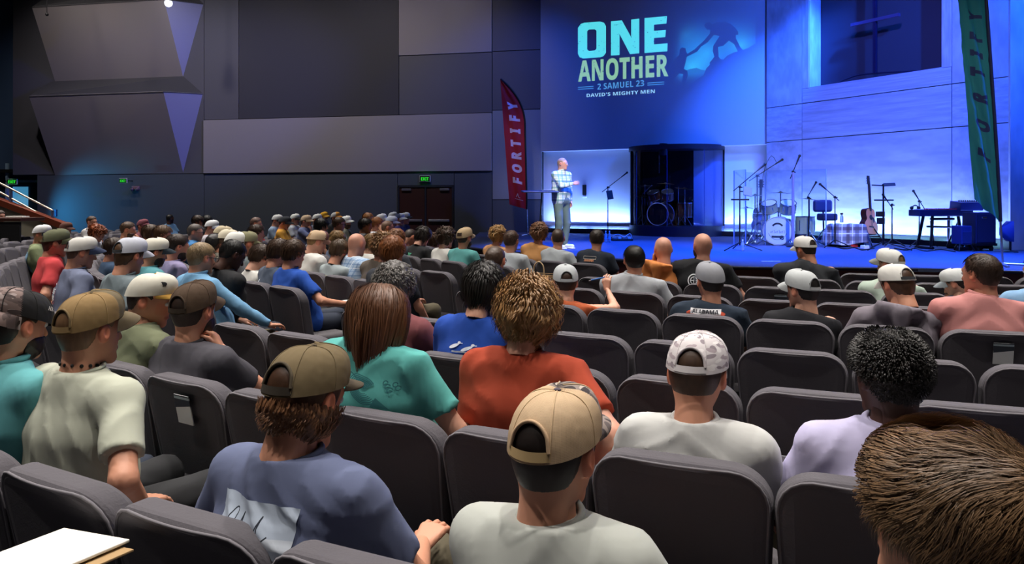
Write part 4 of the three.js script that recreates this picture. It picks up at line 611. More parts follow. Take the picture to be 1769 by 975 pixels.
// hair made of separate tapered locks that follow the skull from a whorl
function locks(o) {
  const { n, len, r, curl = 0, lift = 0.02, top = 1, wave = 0, minY = -9, whorl = [0.01, 0.1, 0.06], drop = 0, sd = 3, grav = 0.3 } = o; seed = sd; const P = [], I = [], C = [], SG = o.sg ?? 7, SD = 2, W = v(...whorl), c0 = v(0, 0.03, 0.014);
  const R0 = v(0.079, 0.088, 0.1);
  for (let k = 0; k < n; k++) {
    const th = rnd() * 2 * PI, cy = -0.95 + 1.9 * rnd(), sy = Math.sqrt(1 - cy * cy); const u = v(sy * Math.cos(th), cy, sy * Math.sin(th)), q = u.clone().multiply(R0).add(c0);
    if (q.y < hairLine(q.z) - drop + 0.004 || q.y > top || q.y < minY) { k -= 0.6; continue; }
    const up = u.clone().divide(R0).normalize(); let dir = q.clone().sub(W); dir.addScaledVector(up, -dir.dot(up)).normalize(); { const cs = o.coh ?? 20, z = o.mess ?? 0.6; dir.add(v(noise(q.x * cs, q.y * cs, q.z * cs + 3) * z + noise(k, 1, 2) * 0.15, -grav, noise(q.x * cs + 7, q.y * cs, q.z * cs) * z + noise(k, 5, 9) * 0.15)); } const L = len * (0.7 + 0.6 * rnd()), ph = 5 * noise(q.x * 26, q.y * 26, q.z * 26 + 11) + rnd() * 0.9, rr = r * (0.7 + 0.6 * rnd()), li = lift * (0.4 + 0.9 * rnd()), sh = 0.62 + 0.36 * rnd() + 0.3 * noise(q.x * 30, q.y * 30, q.z * 30), pts = []; let p = q.clone(), dead = 0; const base = P.length / 3, side = dir.clone().cross(up).normalize();
    for (let s = 0; s <= SG; s++) {
      const t = s / SG, w = p.clone().sub(c0).divide(R0), l = w.length(); const surf = l < 1.06 || p.y > 0 ? p.clone().sub(c0).multiplyScalar((1 + ((o.base ?? 0.02) + li * Math.sin(PI * Math.min(1, t * 1.2 + 0.15))) / 0.088) / l).add(c0) : p.clone();
      const base2 = surf.clone(); if (o.clip !== undefined && (base2.y < hairLine(base2.z) - o.clip || Math.abs(base2.x) > 0.055 && base2.y < 0.034 && Math.abs(base2.z - 0.004) < 0.034)) dead = 1;
      surf.addScaledVector(side, curl * Math.sin(ph + t * 9) * t + wave * Math.sin(ph + t * 4) * t).addScaledVector(up, curl * Math.cos(ph + t * 9) * t); pts.push(dead && s > 1 ? pts[s - 1].clone().lerp(surf, 0.12) : surf);
      if (l >= 1.06 && p.y <= 0) dir.lerp(v(0, -1, 0.05), 0.45).normalize(); p = base2.addScaledVector(dir, L / SG); const u2 = p.clone().sub(c0).divide(R0).divide(R0).normalize(); dir.addScaledVector(u2, -dir.dot(u2) * 0.8).add(v(0, -grav * 0.25, 0)).normalize();
    }
    for (let s = 0; s <= SG; s++) {                            // each lock a flat tapered ribbon lying on the head
      const a = pts[Math.max(0, s - 1)], b = pts[Math.min(SG, s + 1)], T = b.clone().sub(a), out = pts[s].clone().sub(c0).normalize(), n1 = T.cross(out).normalize(), ra = rr * Math.pow(Math.sin(PI * (0.16 + 0.82 * s / SG)), 0.7);
      for (const an of [-1, 1]) { const g = pts[s].clone().addScaledVector(n1, an * ra).addScaledVector(out, -0.5 * ra * (an + 1) * 0.5); P.push(g.x, g.y, g.z); C.push(sh, sh, sh); }
    }
    for (let s = 0; s < SG; s++) { const q2 = base + 2 * s; I.push(q2, q2 + 1, q2 + 2, q2 + 1, q2 + 3, q2 + 2); }
  }
  const g = new THREE.BufferGeometry(); g.setAttribute('position', new THREE.Float32BufferAttribute(P, 3)); g.setAttribute('color', new THREE.Float32BufferAttribute(C, 3)); g.setAttribute('uv', new THREE.BufferAttribute(new Float32Array(P.length / 3 * 2), 2)); g.setIndex(I); g.computeVertexNormals(); return g;
}
// caps, built on the head's own axes (facing -z)
function capPoint(a, t, e = 0) { const th = t * PI / 2, fr = Math.max(0, -Math.cos(a)), rho = Math.pow(Math.cos(th), 0.62) + 0.05 * fr * Math.sin(2 * th), y0 = 0.03 - 0.032 * Math.cos(a); return v((0.0935 + e) * rho * Math.sin(a), y0 * (1 - t) + 0.03 * t + (0.1 + e + 0.012 * fr) * Math.pow(Math.sin(th), 0.92), 0.012 + (0.114 + e) * rho * Math.cos(a)); }
function capGeos(type, L) {
  return memo(`cap${type}${L}`, () => {
    const open = type !== 'fitted', NA = [96, 48, 28][L], NT = [22, 12, 8][L], P = [], U = [], I = [], K = [];
    for (let j = 0; j <= NT; j++) for (let i = 0; i <= NA; i++) { const a = i / NA * 2 * PI - PI, t = j / NT, seam = Math.abs(((a / (PI / 3)) % 1 + 1) % 1 - 0.5), q = capPoint(a, t, seam > 0.47 ? -0.0012 : 0.0008 * noise(a * 9, t * 14, 2)); P.push(q.x, q.y, q.z); U.push(i / NA * 2, t); const fr = Math.cos(a) < -0.45 ? 1 : 0; K.push(fr, fr, fr); }
    const hole = (a, t) => open && (a / 0.5) ** 2 + ((t - 0.1) / 0.34) ** 2 < 1 && t > 0.1;
    for (let j = 0; j < NT; j++) for (let i = 0; i < NA; i++) { const a = (i + 0.5) / NA * 2 * PI - PI, t = (j + 0.5) / NT; if (hole(a, t)) continue; const o = j * (NA + 1) + i; I.push(o, o + 1, o + NA + 1, o + 1, o + NA + 2, o + NA + 1); }
    const geo = fr => { const idx = []; for (let k = 0; k < I.length; k += 3) if (fr === 2 || (K[I[k] * 3] > 0.5) === !!fr) idx.push(I[k], I[k + 1], I[k + 2]); const g = new THREE.BufferGeometry(); g.setAttribute('position', new THREE.Float32BufferAttribute(P, 3)); g.setAttribute('uv', new THREE.Float32BufferAttribute(U, 2)); g.setIndex(idx); g.computeVertexNormals(); return g; };
    const arch = []; for (let k = 0; k <= 20; k++) { const s = -1 + k / 10, a = 0.5 * s; arch.push(capPoint(a, 0.1 + 0.34 * Math.sqrt(Math.max(0, 1 - s * s)), 0.001)); }
    const strapPts = []; for (let k = 0; k <= 12; k++) strapPts.push([capPoint(-0.55 + 1.1 * k / 12, 0.02, 0.002), capPoint(-0.55 + 1.1 * k / 12, 0.115, 0.002)]);
    const sg = new THREE.BufferGeometry(), sp = [], si = []; strapPts.forEach(([a, b]) => sp.push(...a.toArray(), ...b.toArray())); for (let k = 0; k < 12; k++) { const o = 2 * k; si.push(o, o + 2, o + 1, o + 1, o + 2, o + 3); } sg.setAttribute('position', new THREE.Float32BufferAttribute(sp, 3)); sg.setIndex(si); sg.computeVertexNormals();
    const brim = flat => { const B = [], bi = [], n = L ? 10 : 20, m = 5; for (const h of [0, -0.004]) { const o = B.length / 3; for (let j = 0; j <= m; j++) for (let i = 0; i <= n; i++) { const s = -1 + 2 * i / n, q = capPoint(PI + s * 1.12, 0.0), e = j / m, ext = 0.078 * Math.pow(1 - Math.abs(s) ** 2.6, 0.6) * e; B.push(q.x * (1 - 0.04 * e), q.y + 0.002 + h - (flat ? 0.006 : 0.02) * s * s * (0.3 + e) - (flat ? 0.004 : 0.02) * e * e, q.z - ext); } for (let j = 0; j < m; j++) for (let i = 0; i < n; i++) { const a = o + j * (n + 1) + i, b = a + 1, c = a + n + 1, d = c + 1; h ? bi.push(a, c, b, b, c, d) : bi.push(a, b, c, b, d, c); } }
      const o2 = (m + 1) * (n + 1), r = m * (n + 1); for (let i = 0; i < n; i++) bi.push(r + i, r + i + 1, o2 + r + i, r + i + 1, o2 + r + i + 1, o2 + r + i); const g = new THREE.BufferGeometry(); g.setAttribute('position', new THREE.Float32BufferAttribute(B, 3)); g.setIndex(bi); g.computeVertexNormals(); const uv = new Float32Array(B.length / 3 * 2); for (let i = 0; i < uv.length / 2; i++) { uv[2 * i] = B[3 * i] * 5; uv[2 * i + 1] = B[3 * i + 2] * 5; } g.setAttribute('uv', new THREE.BufferAttribute(uv, 2)); return g; };
    const seams = L ? null : mg([0, 1, 2, 3, 4, 5].map(k => wire(Array.from({ length: 12 }, (_, i) => capPoint(PI + PI / 6 * (2 * k + 1) , 0.02 + (open && (k === 2 || k === 3) ? 0.02 : 0) + 0.96 * i / 11, 0.0006)), 0.0016, 24, 5)));
    return { all: geo(2), front: geo(1), rear: geo(0), band: open ? wire(arch, 0.0042, 30, 6) : null, strap: open ? sg : null, button: new THREE.SphereGeometry(0.009, 10, 6).scale(1, 0.5, 1).translate(0, 0.1315, 0.01), curved: brim(false), flat: brim(true), seams };
  });
}
const GL = { short: { n: 2200, len: 0.02, r: 0.0014, lift: 0.003, clip: 0.0, grav: 0.1, sg: 3, mess: 0.5, base: 0.011 }, neat: { n: 1500, len: 0.05, r: 0.0024, lift: 0.006, clip: 0.006, grav: 0.2, sg: 5, mess: 0.5 }, medium: { n: 1500, len: 0.075, r: 0.0028, lift: 0.016, wave: 0.004, drop: 0.01, grav: 0.3, sg: 6 }, curly: { n: 1500, len: 0.05, r: 0.0036, curl: 0.008, lift: 0.03, drop: 0.015, grav: 0.2, sg: 7 } };
function ik(S, W, hint, l1, l2) { const d = W.clone().sub(S), L = Math.min(d.length(), (l1 + l2) * 0.995); d.normalize(); const a = (l1 * l1 - l2 * l2 + L * L) / (2 * L), h = Math.sqrt(Math.max(0, l1 * l1 - a * a)), p = hint.clone().addScaledVector(d, -hint.dot(d)).normalize(); return [S.clone().addScaledVector(d, a).addScaledVector(p, h), S.clone().addScaledVector(d, L)]; }
const skinMat = {}, clothMat = {}, hairMat = {};
const SK = ['#d09478', '#bd7d5e', '#dba58c', '#4a2d22', '#94634a', '#cf9780'];
const skin = i => skinMat[i] ??= std(SK[i], 0.55, { vertexColors: true });
const cloth = c => typeof c !== 'string' ? c : clothMat[c] ??= std(c, 0.92, { side: THREE.DoubleSide });
const hairM = c => hairMat[c] ??= std(c, 0.5, { vertexColors: true, side: THREE.DoubleSide });
const weave = (w, h, rx, draw) => { const t = canvasTex(w, h, draw); t.wrapS = t.wrapT = THREE.RepeatWrapping; t.repeat.set(rx, rx); return t; };
const blobs = (bg, cols, n, sd) => (c, w, h) => { seed = sd; c.fillStyle = bg; c.fillRect(0, 0, w, h); for (let i = 0; i < n; i++) { c.fillStyle = cols[i % cols.length]; const x = rnd() * w, y = rnd() * h, a = rnd() * 3; for (const ox of [-w, 0, w]) for (const oy of [-h, 0, h]) { c.save(); c.translate(x + ox, y + oy); c.rotate(a); c.scale(1, 0.55); c.beginPath(); c.arc(0, 0, w * (0.06 + 0.07 * ((i * 37) % 10) / 10), 0, 7); c.fill(); c.restore(); } } };
const plaidDraw = (bg, cols) => (c, w, h) => { c.fillStyle = bg; c.fillRect(0, 0, w, h); cols.forEach(([x, ww, col]) => { c.fillStyle = col; c.fillRect(x * w, 0, ww * w, h); c.fillRect(0, x * h, w, ww * h); }); };
const meshTex = weave(64, 64, 40, (c, w, h) => { c.fillStyle = '#c9ad8b'; c.fillRect(0, 0, w, h); c.fillStyle = '#a58a6a'; for (let i = 0; i < 4; i++) for (let j = 0; j < 4; j++) { c.beginPath(); c.arc(8 + i * 16, 8 + j * 16, 4, 0, 7); c.fill(); } }); meshTex.repeat.set(28, 16);
const X = {
  mesh: std('#ffffff', 0.8, { map: meshTex, side: THREE.DoubleSide }), leopard: std('#ffffff', 0.8, { map: weave(256, 256, 1, blobs('#8d8078', ['#3c3436', '#5c5250', '#b8aba0'], 60, 5)), side: THREE.DoubleSide }), camo: std('#ffffff', 0.85, { map: weave(256, 256, 1.5, blobs('#cfc9cb', ['#a79aa0', '#e4e0e0', '#8f858c'], 26, 9)), side: THREE.DoubleSide }), camoDark: std('#ffffff', 0.85, { map: weave(256, 256, 1.5, blobs('#7d6a66', ['#4a3d3c', '#a39491', '#5e4f4d'], 34, 12)), side: THREE.DoubleSide }),
  plaidBlue: std('#ffffff', 0.9, { map: weave(128, 128, 9, plaidDraw('#a9bfd8', [[0.1, 0.12, 'rgba(80,115,165,.45)'], [0.5, 0.06, 'rgba(240,245,250,.8)'], [0.75, 0.1, 'rgba(90,125,175,.4)']])), side: THREE.DoubleSide }), plaidTeal: std('#ffffff', 0.9, { map: weave(128, 128, 8, plaidDraw('#e3ebe4', [[0.1, 0.28, 'rgba(70,120,125,.55)'], [0.5, 0.06, 'rgba(30,60,90,.5)'], [0.72, 0.08, 'rgba(80,130,150,.4)']])), side: THREE.DoubleSide }),
};
// lower body shared by every seated person
const seatedLegs = (() => {
  const L = s => { const hip = v(s * 0.09, 0.52, 0.09), kn = v(s * 0.15, 0.53, -0.36), an = v(s * 0.14, 0.1, -0.38); return { hip, kn, an }; };
  const f = blend([-1, 1].flatMap(s => { const { hip, kn, an } = L(s); return [capsule(hip, kn, 0.095, 0.072), capsule(kn, an, 0.07, 0.055)]; }).concat([capsule(v(-0.07, 0.54, 0.1), v(0.07, 0.54, 0.1), 0.125, 0.125)]), 0.03);
  const shoe = s => { const g = blend([capsule(v(s * 0.14, 0.045, -0.34), v(s * 0.16, 0.04, -0.5), 0.042, 0.04), capsule(v(s * 0.14, 0.06, -0.35), v(s * 0.14, 0.1, -0.37), 0.045, 0.045)], 0.02); return net((x, y, z) => Math.max(g(x, y, z), 0.004 - y), [s * 0.14 - 0.1, 0, -0.58], [s * 0.14 + 0.12, 0.17, -0.26], 0.02); };
  const shortF = blend([-1, 1].flatMap(s => { const { hip, kn } = L(s); return [capsule(hip, hip.clone().lerp(kn, 0.86), 0.1, 0.085)]; }).concat([capsule(v(-0.07, 0.54, 0.1), v(0.07, 0.54, 0.1), 0.125, 0.125)]), 0.03);
  return { trousers: net((x, y, z) => Math.max(f(x, y, z), 0.09 - y), [-0.3, 0.05, -0.5], [0.3, 0.72, 0.28], 0.03), shoes: [-1, 1].map(shoe), shorts: net(shortF, [-0.3, 0.36, -0.5], [0.3, 0.72, 0.28], 0.022), bones: [-1, 1].flatMap(s => { const { kn, an } = L(s); return [capsule(v(s * 0.13, 0.53, -0.2), kn, 0.07, 0.058), capsule(kn, an, 0.058, 0.038)]; }) };
})();
const pantsCols = ['#2a3140', '#3b3d42', '#57503f', '#232427'];
let pn = 0;
function figure(t, o, J) {
  const L = o.L, H = J.H, q = new THREE.Quaternion().setFromEuler(new THREE.Euler(-rad(o.pitch ?? 8), J.yaw, rad(o.roll ?? 0), 'YXZ')), hs = o.hs ?? 1, Mh = new THREE.Matrix4().compose(H, q, v(hs, hs, hs)), sc = o.sc ?? 1;
  const loc = (x, y, z) => v(x, y, z).applyMatrix4(Mh), N = J.N, W = o.w ?? 1;
  const S = [-1, 1].map(s => N.clone().add(v(s * 0.185 * sc * W, -0.052 * sc, -0.005).applyAxisAngle(v(0, 1, 0), J.twist ?? 0)));
  const arms = [0, 1].map(i => { const s = i ? 1 : -1, a = J.arms[i]; const [E, Wr] = ik(S[i], a.w, a.hint ?? v(s * 0.8, -0.7, 0.5), 0.285 * sc, 0.255 * sc); return { S: S[i], E, W: Wr, dir: a.dir ?? v(-s * 0.35, -0.15, -1), palm: a.palm ?? v(0, -1, 0), curl: a.curl ?? 0.35 }; });
  const pel = J.pel, Ct = N.clone().add(v(0, -0.17 * sc, 0.0)).lerp(pel, 0.02), mid = pel.clone().lerp(Ct, 0.5).add(v(0, 0, J.stand ? 0.0 : -0.015)), fat = o.fat ?? 1;
  const torso = d => { const b = []; for (const s of [-1, 1]) { const off = x => v(s * x * sc * W, 0, 0); b.push(capsule(pel.clone().add(off(0.08)), mid.clone().add(off(0.072)), 0.115 * fat + d, 0.112 * fat + d), capsule(mid.clone().add(off(0.072)), Ct.clone().add(off(0.085)), 0.112 * fat + d, 0.108 + d), capsule(Ct.clone().add(off(0.1)), N.clone().add(v(s * 0.1 * sc * W, -0.09 * sc, 0.005)), 0.1 + d, 0.07 + d), capsule(N.clone().add(v(0, -0.012, 0.008)), S[s < 0 ? 0 : 1].clone().add(v(-s * 0.01, -0.004, 0)), 0.058 + d, 0.06 + d)); } b.push(capsule(N.clone().add(v(0, -0.075, 0.012)), Ct.clone().add(v(0, 0, 0.012)), 0.085 + d, 0.118 + d), capsule(Ct.clone().add(v(0, 0, 0.012)), mid.clone().add(v(0, 0, 0.004)), 0.118 + d, 0.12 * fat + d)); return b; };
  const neckTop = loc(0, -0.04, 0.03);
  const bodyB = [...torso(-0.02), capsule(N.clone().add(v(0, -0.03, -0.004)), neckTop, 0.056, 0.053)];
  for (const a of arms) { bodyB.push(capsule(a.S, a.E, 0.05 * sc, 0.04 * sc), capsule(a.E, a.W, 0.041 * sc, 0.026 * sc)); }
  if (o.shorts) bodyB.push(...seatedLegs.bones);
  const bf = blend(bodyB, 0.02), pts = [N, pel, ...S, ...arms.flatMap(a => [a.E, a.W]), neckTop]; if (o.shorts) pts.push(v(-0.2, 0.08, -0.42), v(0.2, 0.6, 0));
  const lo = [0, 1, 2].map(i => Math.min(...pts.map(p => p.getComponent(i))) - 0.17 - (o.hood ? 0.06 : 0)), hi = [0, 1, 2].map(i => Math.max(...pts.map(p => p.getComponent(i))) + 0.17 + (o.hood ? 0.06 : 0));
  const geos = [net(bf, lo, hi, cells[L][1], one), headGeo(L).clone().applyMatrix4(Mh)];
  arms.forEach((a, i) => { if (a.hide) return; const zc = a.dir.clone().normalize().negate(), yc = a.palm.clone().negate(); yc.addScaledVector(zc, -yc.dot(zc)).normalize(); const xc = yc.clone().cross(zc); geos.push(handGeo(i ? 1 : -1, a.curl, L).clone().applyMatrix4(new THREE.Matrix4().makeBasis(xc, yc, zc).scale(v(sc, sc, sc)).setPosition(a.W.clone().addScaledVector(zc, 0.004)))); });
  const body = part('body', mergeGeometries(geos), skin(o.sk ?? 0), t); void body;
  if (L < 2) { part('eyes', eyeGeo, M.white, t).applyMatrix4(Mh); part('irises', irisGeo, M.black, t).applyMatrix4(Mh); }
  // shirt
  const up = neckTop.clone().sub(N).normalize(), cut = N.clone().addScaledVector(up, o.polo ? 0.042 : 0.03), tb = torso(0.012); tb.push(capsule(N.clone().add(v(0, -0.02, 0.005)), N.clone().addScaledVector(up, 0.06), 0.066, o.polo || o.hood ? 0.07 : 0.062));
  if (o.hood) tb.push(capsule(N.clone().add(v(-0.08, 0.03, 0.085)), N.clone().add(v(0.08, 0.03, 0.085)), 0.058, 0.058), capsule(N.clone().add(v(-0.1, 0.0, 0.04)), N.clone().add(v(-0.07, 0.03, -0.05)), 0.045, 0.035), capsule(N.clone().add(v(0.1, 0.0, 0.04)), N.clone().add(v(0.07, 0.03, -0.05)), 0.045, 0.035), capsule(N.clone().add(v(0, 0.0, 0.13)), N.clone().add(v(0, -0.1, 0.135)), 0.055, 0.035));
  const tf = blend(tb, o.hood ? 0.03 : 0.055), sl = arms.map(a => { const e = 0.055 * sc, c1 = capsule(a.S, a.E, e + 0.009, o.long ? 0.053 * sc : 0.069 * sc), c2 = o.long ? capsule(a.E, a.W, 0.053 * sc, 0.036 * sc) : null, d = o.long ? a.W.clone().sub(a.E).normalize() : a.E.clone().sub(a.S).normalize(), P = o.long ? a.W.clone().addScaledVector(d, -0.01) : a.S.clone().lerp(a.E, 0.72); return (x, y, z) => Math.max(c2 ? smin(c1(x, y, z), c2(x, y, z), 0.02) : c1(x, y, z), (x - P.x) * d.x + (y - P.y) * d.y + (z - P.z) * d.z); });
  const hem = J.stand ? pel.y - 0.14 : 0.44, wr = [0.0062, 0.0065, 0.005][L], ps = ++pn * 3.7;
  const sf = (x, y, z) => { let d = smin(smin(tf(x, y, z), sl[0](x, y, z), 0.03), sl[1](x, y, z), 0.03); const n1 = noise(x * 5 + ps, y * 4, z * 5), sn = Math.sin(y * 17 + Math.abs(x) * 26 * (1 + 0.4 * n1) + 3.4 * n1), rg = 1.04 - Math.sqrt(sn * sn + 0.05); d -= wr * (rg * rg * 1.5 - 0.5 + 0.5 * noise(x * 13 + ps, y * 9, z * 15)); d = Math.max(d, (x - cut.x) * up.x + (y - cut.y) * up.y + (z - cut.z) * up.z, hem - y); return d; };
  const sg = net(sf, lo, hi, cells[L][1] * 0.93), shirt = part(o.hood ? 'hoodie' : o.polo ? 'polo_shirt' : 'shirt', sg, cloth(o.t), t);
  { const xa = v(1, 0, 0).addScaledVector(up, -up.x).normalize(), za = xa.clone().cross(up).negate(), ring = []; for (let k = 0; k < 18; k++) { const a = k / 18 * 2 * PI; ring.push(N.clone().addScaledVector(up, o.polo ? 0.045 : 0.03).addScaledVector(xa, 0.066 * Math.cos(a)).addScaledVector(za, (o.polo ? 0.066 : 0.068) * Math.sin(a) * 1).addScaledVector(up, 0.012 * Math.sin(a) * 1)); } if (L < 2) part('collar', wire(ring, o.polo ? 0.014 : 0.0085, 36, 6, true), cloth(o.col ?? o.t), shirt); }
  if (o.print) for (const p of [].concat(o.print)) {           // prints lie on the cloth: march onto the shirt's surface
    const nx = 26, ny = 16, P = [], U = [], I = []; const c = N.clone().add(v(p.x ?? 0, p.y, 0)), dirv = p.front ? -1 : 1;
    for (let j = 0; j <= ny; j++) for (let i = 0; i <= nx; i++) { let a = (i / nx - 0.5) * p.w, b = (j / ny - 0.5) * p.h; const rr = p.rot ?? 0, x = c.x + a * Math.cos(rr) - b * Math.sin(rr), y = c.y + a * Math.sin(rr) + b * Math.cos(rr); let z = c.z + dirv * 0.4; for (let k = 0; k < 60; k++) { const d = sf(x, y, z); if (d < 0.004) break; z -= dirv * Math.max(0.002, d * 0.6); } P.push(x, y, z + dirv * 0.002); U.push(dirv > 0 ? i / nx : 1 - i / nx, j / ny); if (i < nx && j < ny) { const q2 = j * (nx + 1) + i; dirv > 0 ? I.push(q2, q2 + 1, q2 + nx + 1, q2 + 1, q2 + nx + 2, q2 + nx + 1) : I.push(q2, q2 + nx + 1, q2 + 1, q2 + 1, q2 + nx + 1, q2 + nx + 2); } }
    const g = new THREE.BufferGeometry(); g.setAttribute('position', new THREE.Float32BufferAttribute(P, 3)); g.setAttribute('uv', new THREE.Float32BufferAttribute(U, 2)); g.setIndex(I); g.computeVertexNormals(); part('shirt_print', g, new THREE.MeshStandardMaterial({ map: canvasTex(p.cw ?? 512, Math.round((p.cw ?? 512) * p.h / p.w), p.draw), transparent: true, roughness: 0.9, polygonOffset: true, polygonOffsetFactor: -2, side: THREE.DoubleSide }), shirt);
  }
  // hair, cap, glasses, beard
  const put = (n, g, m, parent = t) => { const q2 = part(n, g, m, parent); q2.applyMatrix4(Mh); return q2; }, cp = o.c;
  if (o.h) { const [st, col] = o.h; const hair = put('hair', hairGeo(st, L, cp ? (cp.open ? 2 : 1) : 0), hairM(col)); void hair; if (o.lk) put('hair_locks', o.lk, hairM(o.lkc ?? col)); else if (!cp && GL[st]) put('hair_locks', memo('gl' + st + L, () => locks({ ...GL[st], ...(L === 2 ? { n: GL[st].n * 0.4, r: GL[st].r * 1.7, sg: 4 } : {}), sd: 77 })), hairM(col)); }
  if (o.beard) put('beard', memo('beard' + L, () => { const e = ellipsoid([0, -0.055, -0.03], [0.068, 0.075, 0.072]), m2 = capsule(v(-0.02, -0.058, -0.096), v(0.02, -0.058, -0.096), 0.012, 0.012); return net((x, y, z) => Math.max(e(x, y, z) - 0.004 * noise(x * 60, y * 60, z * 60), y + 0.035 + 0.35 * Math.min(0, Math.abs(x) * 0 + z + 0.02) * 0, z - 0.0, -(m2(x, y, z) + 0.003)), [-0.1, -0.16, -0.13], [0.1, 0, 0.03], cells[L][0] * 1.1, one); }), hairM(o.beard));
  if (o.gl) put('glasses', memo('glasses', () => mg([new THREE.TorusGeometry(0.023, 0.0025, 6, 20).translate(-0.033, 0.006, -0.112), new THREE.TorusGeometry(0.023, 0.0025, 6, 20).translate(0.033, 0.006, -0.112), bar([-0.01, 0.008, -0.113], [0.01, 0.008, -0.113], 0.0025), bar([-0.056, 0.01, -0.11], [-0.082, 0.014, 0.01], 0.0028), bar([0.056, 0.01, -0.11], [0.082, 0.014, 0.01], 0.0028)])), M.black);
  if (cp) {
    const G = capGeos(cp.type ?? 'snap', L), T = new THREE.Matrix4().makeRotationY(cp.back ? PI : 0).premultiply(new THREE.Matrix4().makeTranslation(0, cp.dy ?? 0, 0)).multiply(new THREE.Matrix4().makeRotationX(rad(cp.tilt ?? 0))), MT = Mh.clone().multiply(T), pc = (n, g, m, par) => { const q2 = part(n, g, typeof m === 'string' || m.isMaterial ? cloth(m) : m, par); if (par === t) q2.applyMatrix4(MT); return q2; };
    const crown = cp.f ? pc('cap', G.rear, cp.m, t) : pc('cap', G.all, cp.m, t); if (cp.f) pc('front_panel', G.front, cp.f, crown);
    pc('brim', cp.flat ? G.flat : G.curved, cp.b ?? cp.m, crown); if (L < 2) pc('button', G.button, cp.bt ?? cp.b ?? cp.m, crown); if (G.strap) { pc('strap', G.strap, cp.s ?? cp.m, crown); if (L < 2) pc('opening_edge', G.band, cp.e ?? cp.m, crown); } if (G.seams) pc('seam', G.seams, cp.sm ?? cp.m, crown);
    if (cp.logo) { const P = [], U = [], I = [], lg = cp.logo; for (let j = 0; j <= 6; j++) for (let i = 0; i <= 8; i++) { const q2 = capPoint(lg.a + (i / 8 - 0.5) * lg.w, lg.t + (j / 6 - 0.5) * lg.h, 0.0035); P.push(q2.x, q2.y, q2.z); U.push(i / 8, j / 6); if (i < 8 && j < 6) { const k = j * 9 + i; I.push(k, k + 1, k + 9, k + 1, k + 10, k + 9); } } const g = new THREE.BufferGeometry(); g.setAttribute('position', new THREE.Float32BufferAttribute(P, 3)); g.setAttribute('uv', new THREE.Float32BufferAttribute(U, 2)); g.setIndex(I); g.computeVertexNormals(); pc('cap_logo', g, new THREE.MeshStandardMaterial({ map: canvasTex(256, 192, lg.draw), transparent: true, roughness: 0.9, side: THREE.DoubleSide }), crown); }
  }
  if (o.beads) { const ring = []; for (let k = 0; k < 14; k++) { const a = k / 14 * 2 * PI; ring.push(ball(0.0065, ...N.clone().addScaledVector(up, 0.045 + 0.008 * Math.sin(a)).add(v(0.06 * Math.cos(a), 0, 0.062 * Math.sin(a) + 0.004)).toArray(), 8)); } part('bead_necklace', mg(ring), M.black, t); }
  return { N, S, arms, loc, sf };
}

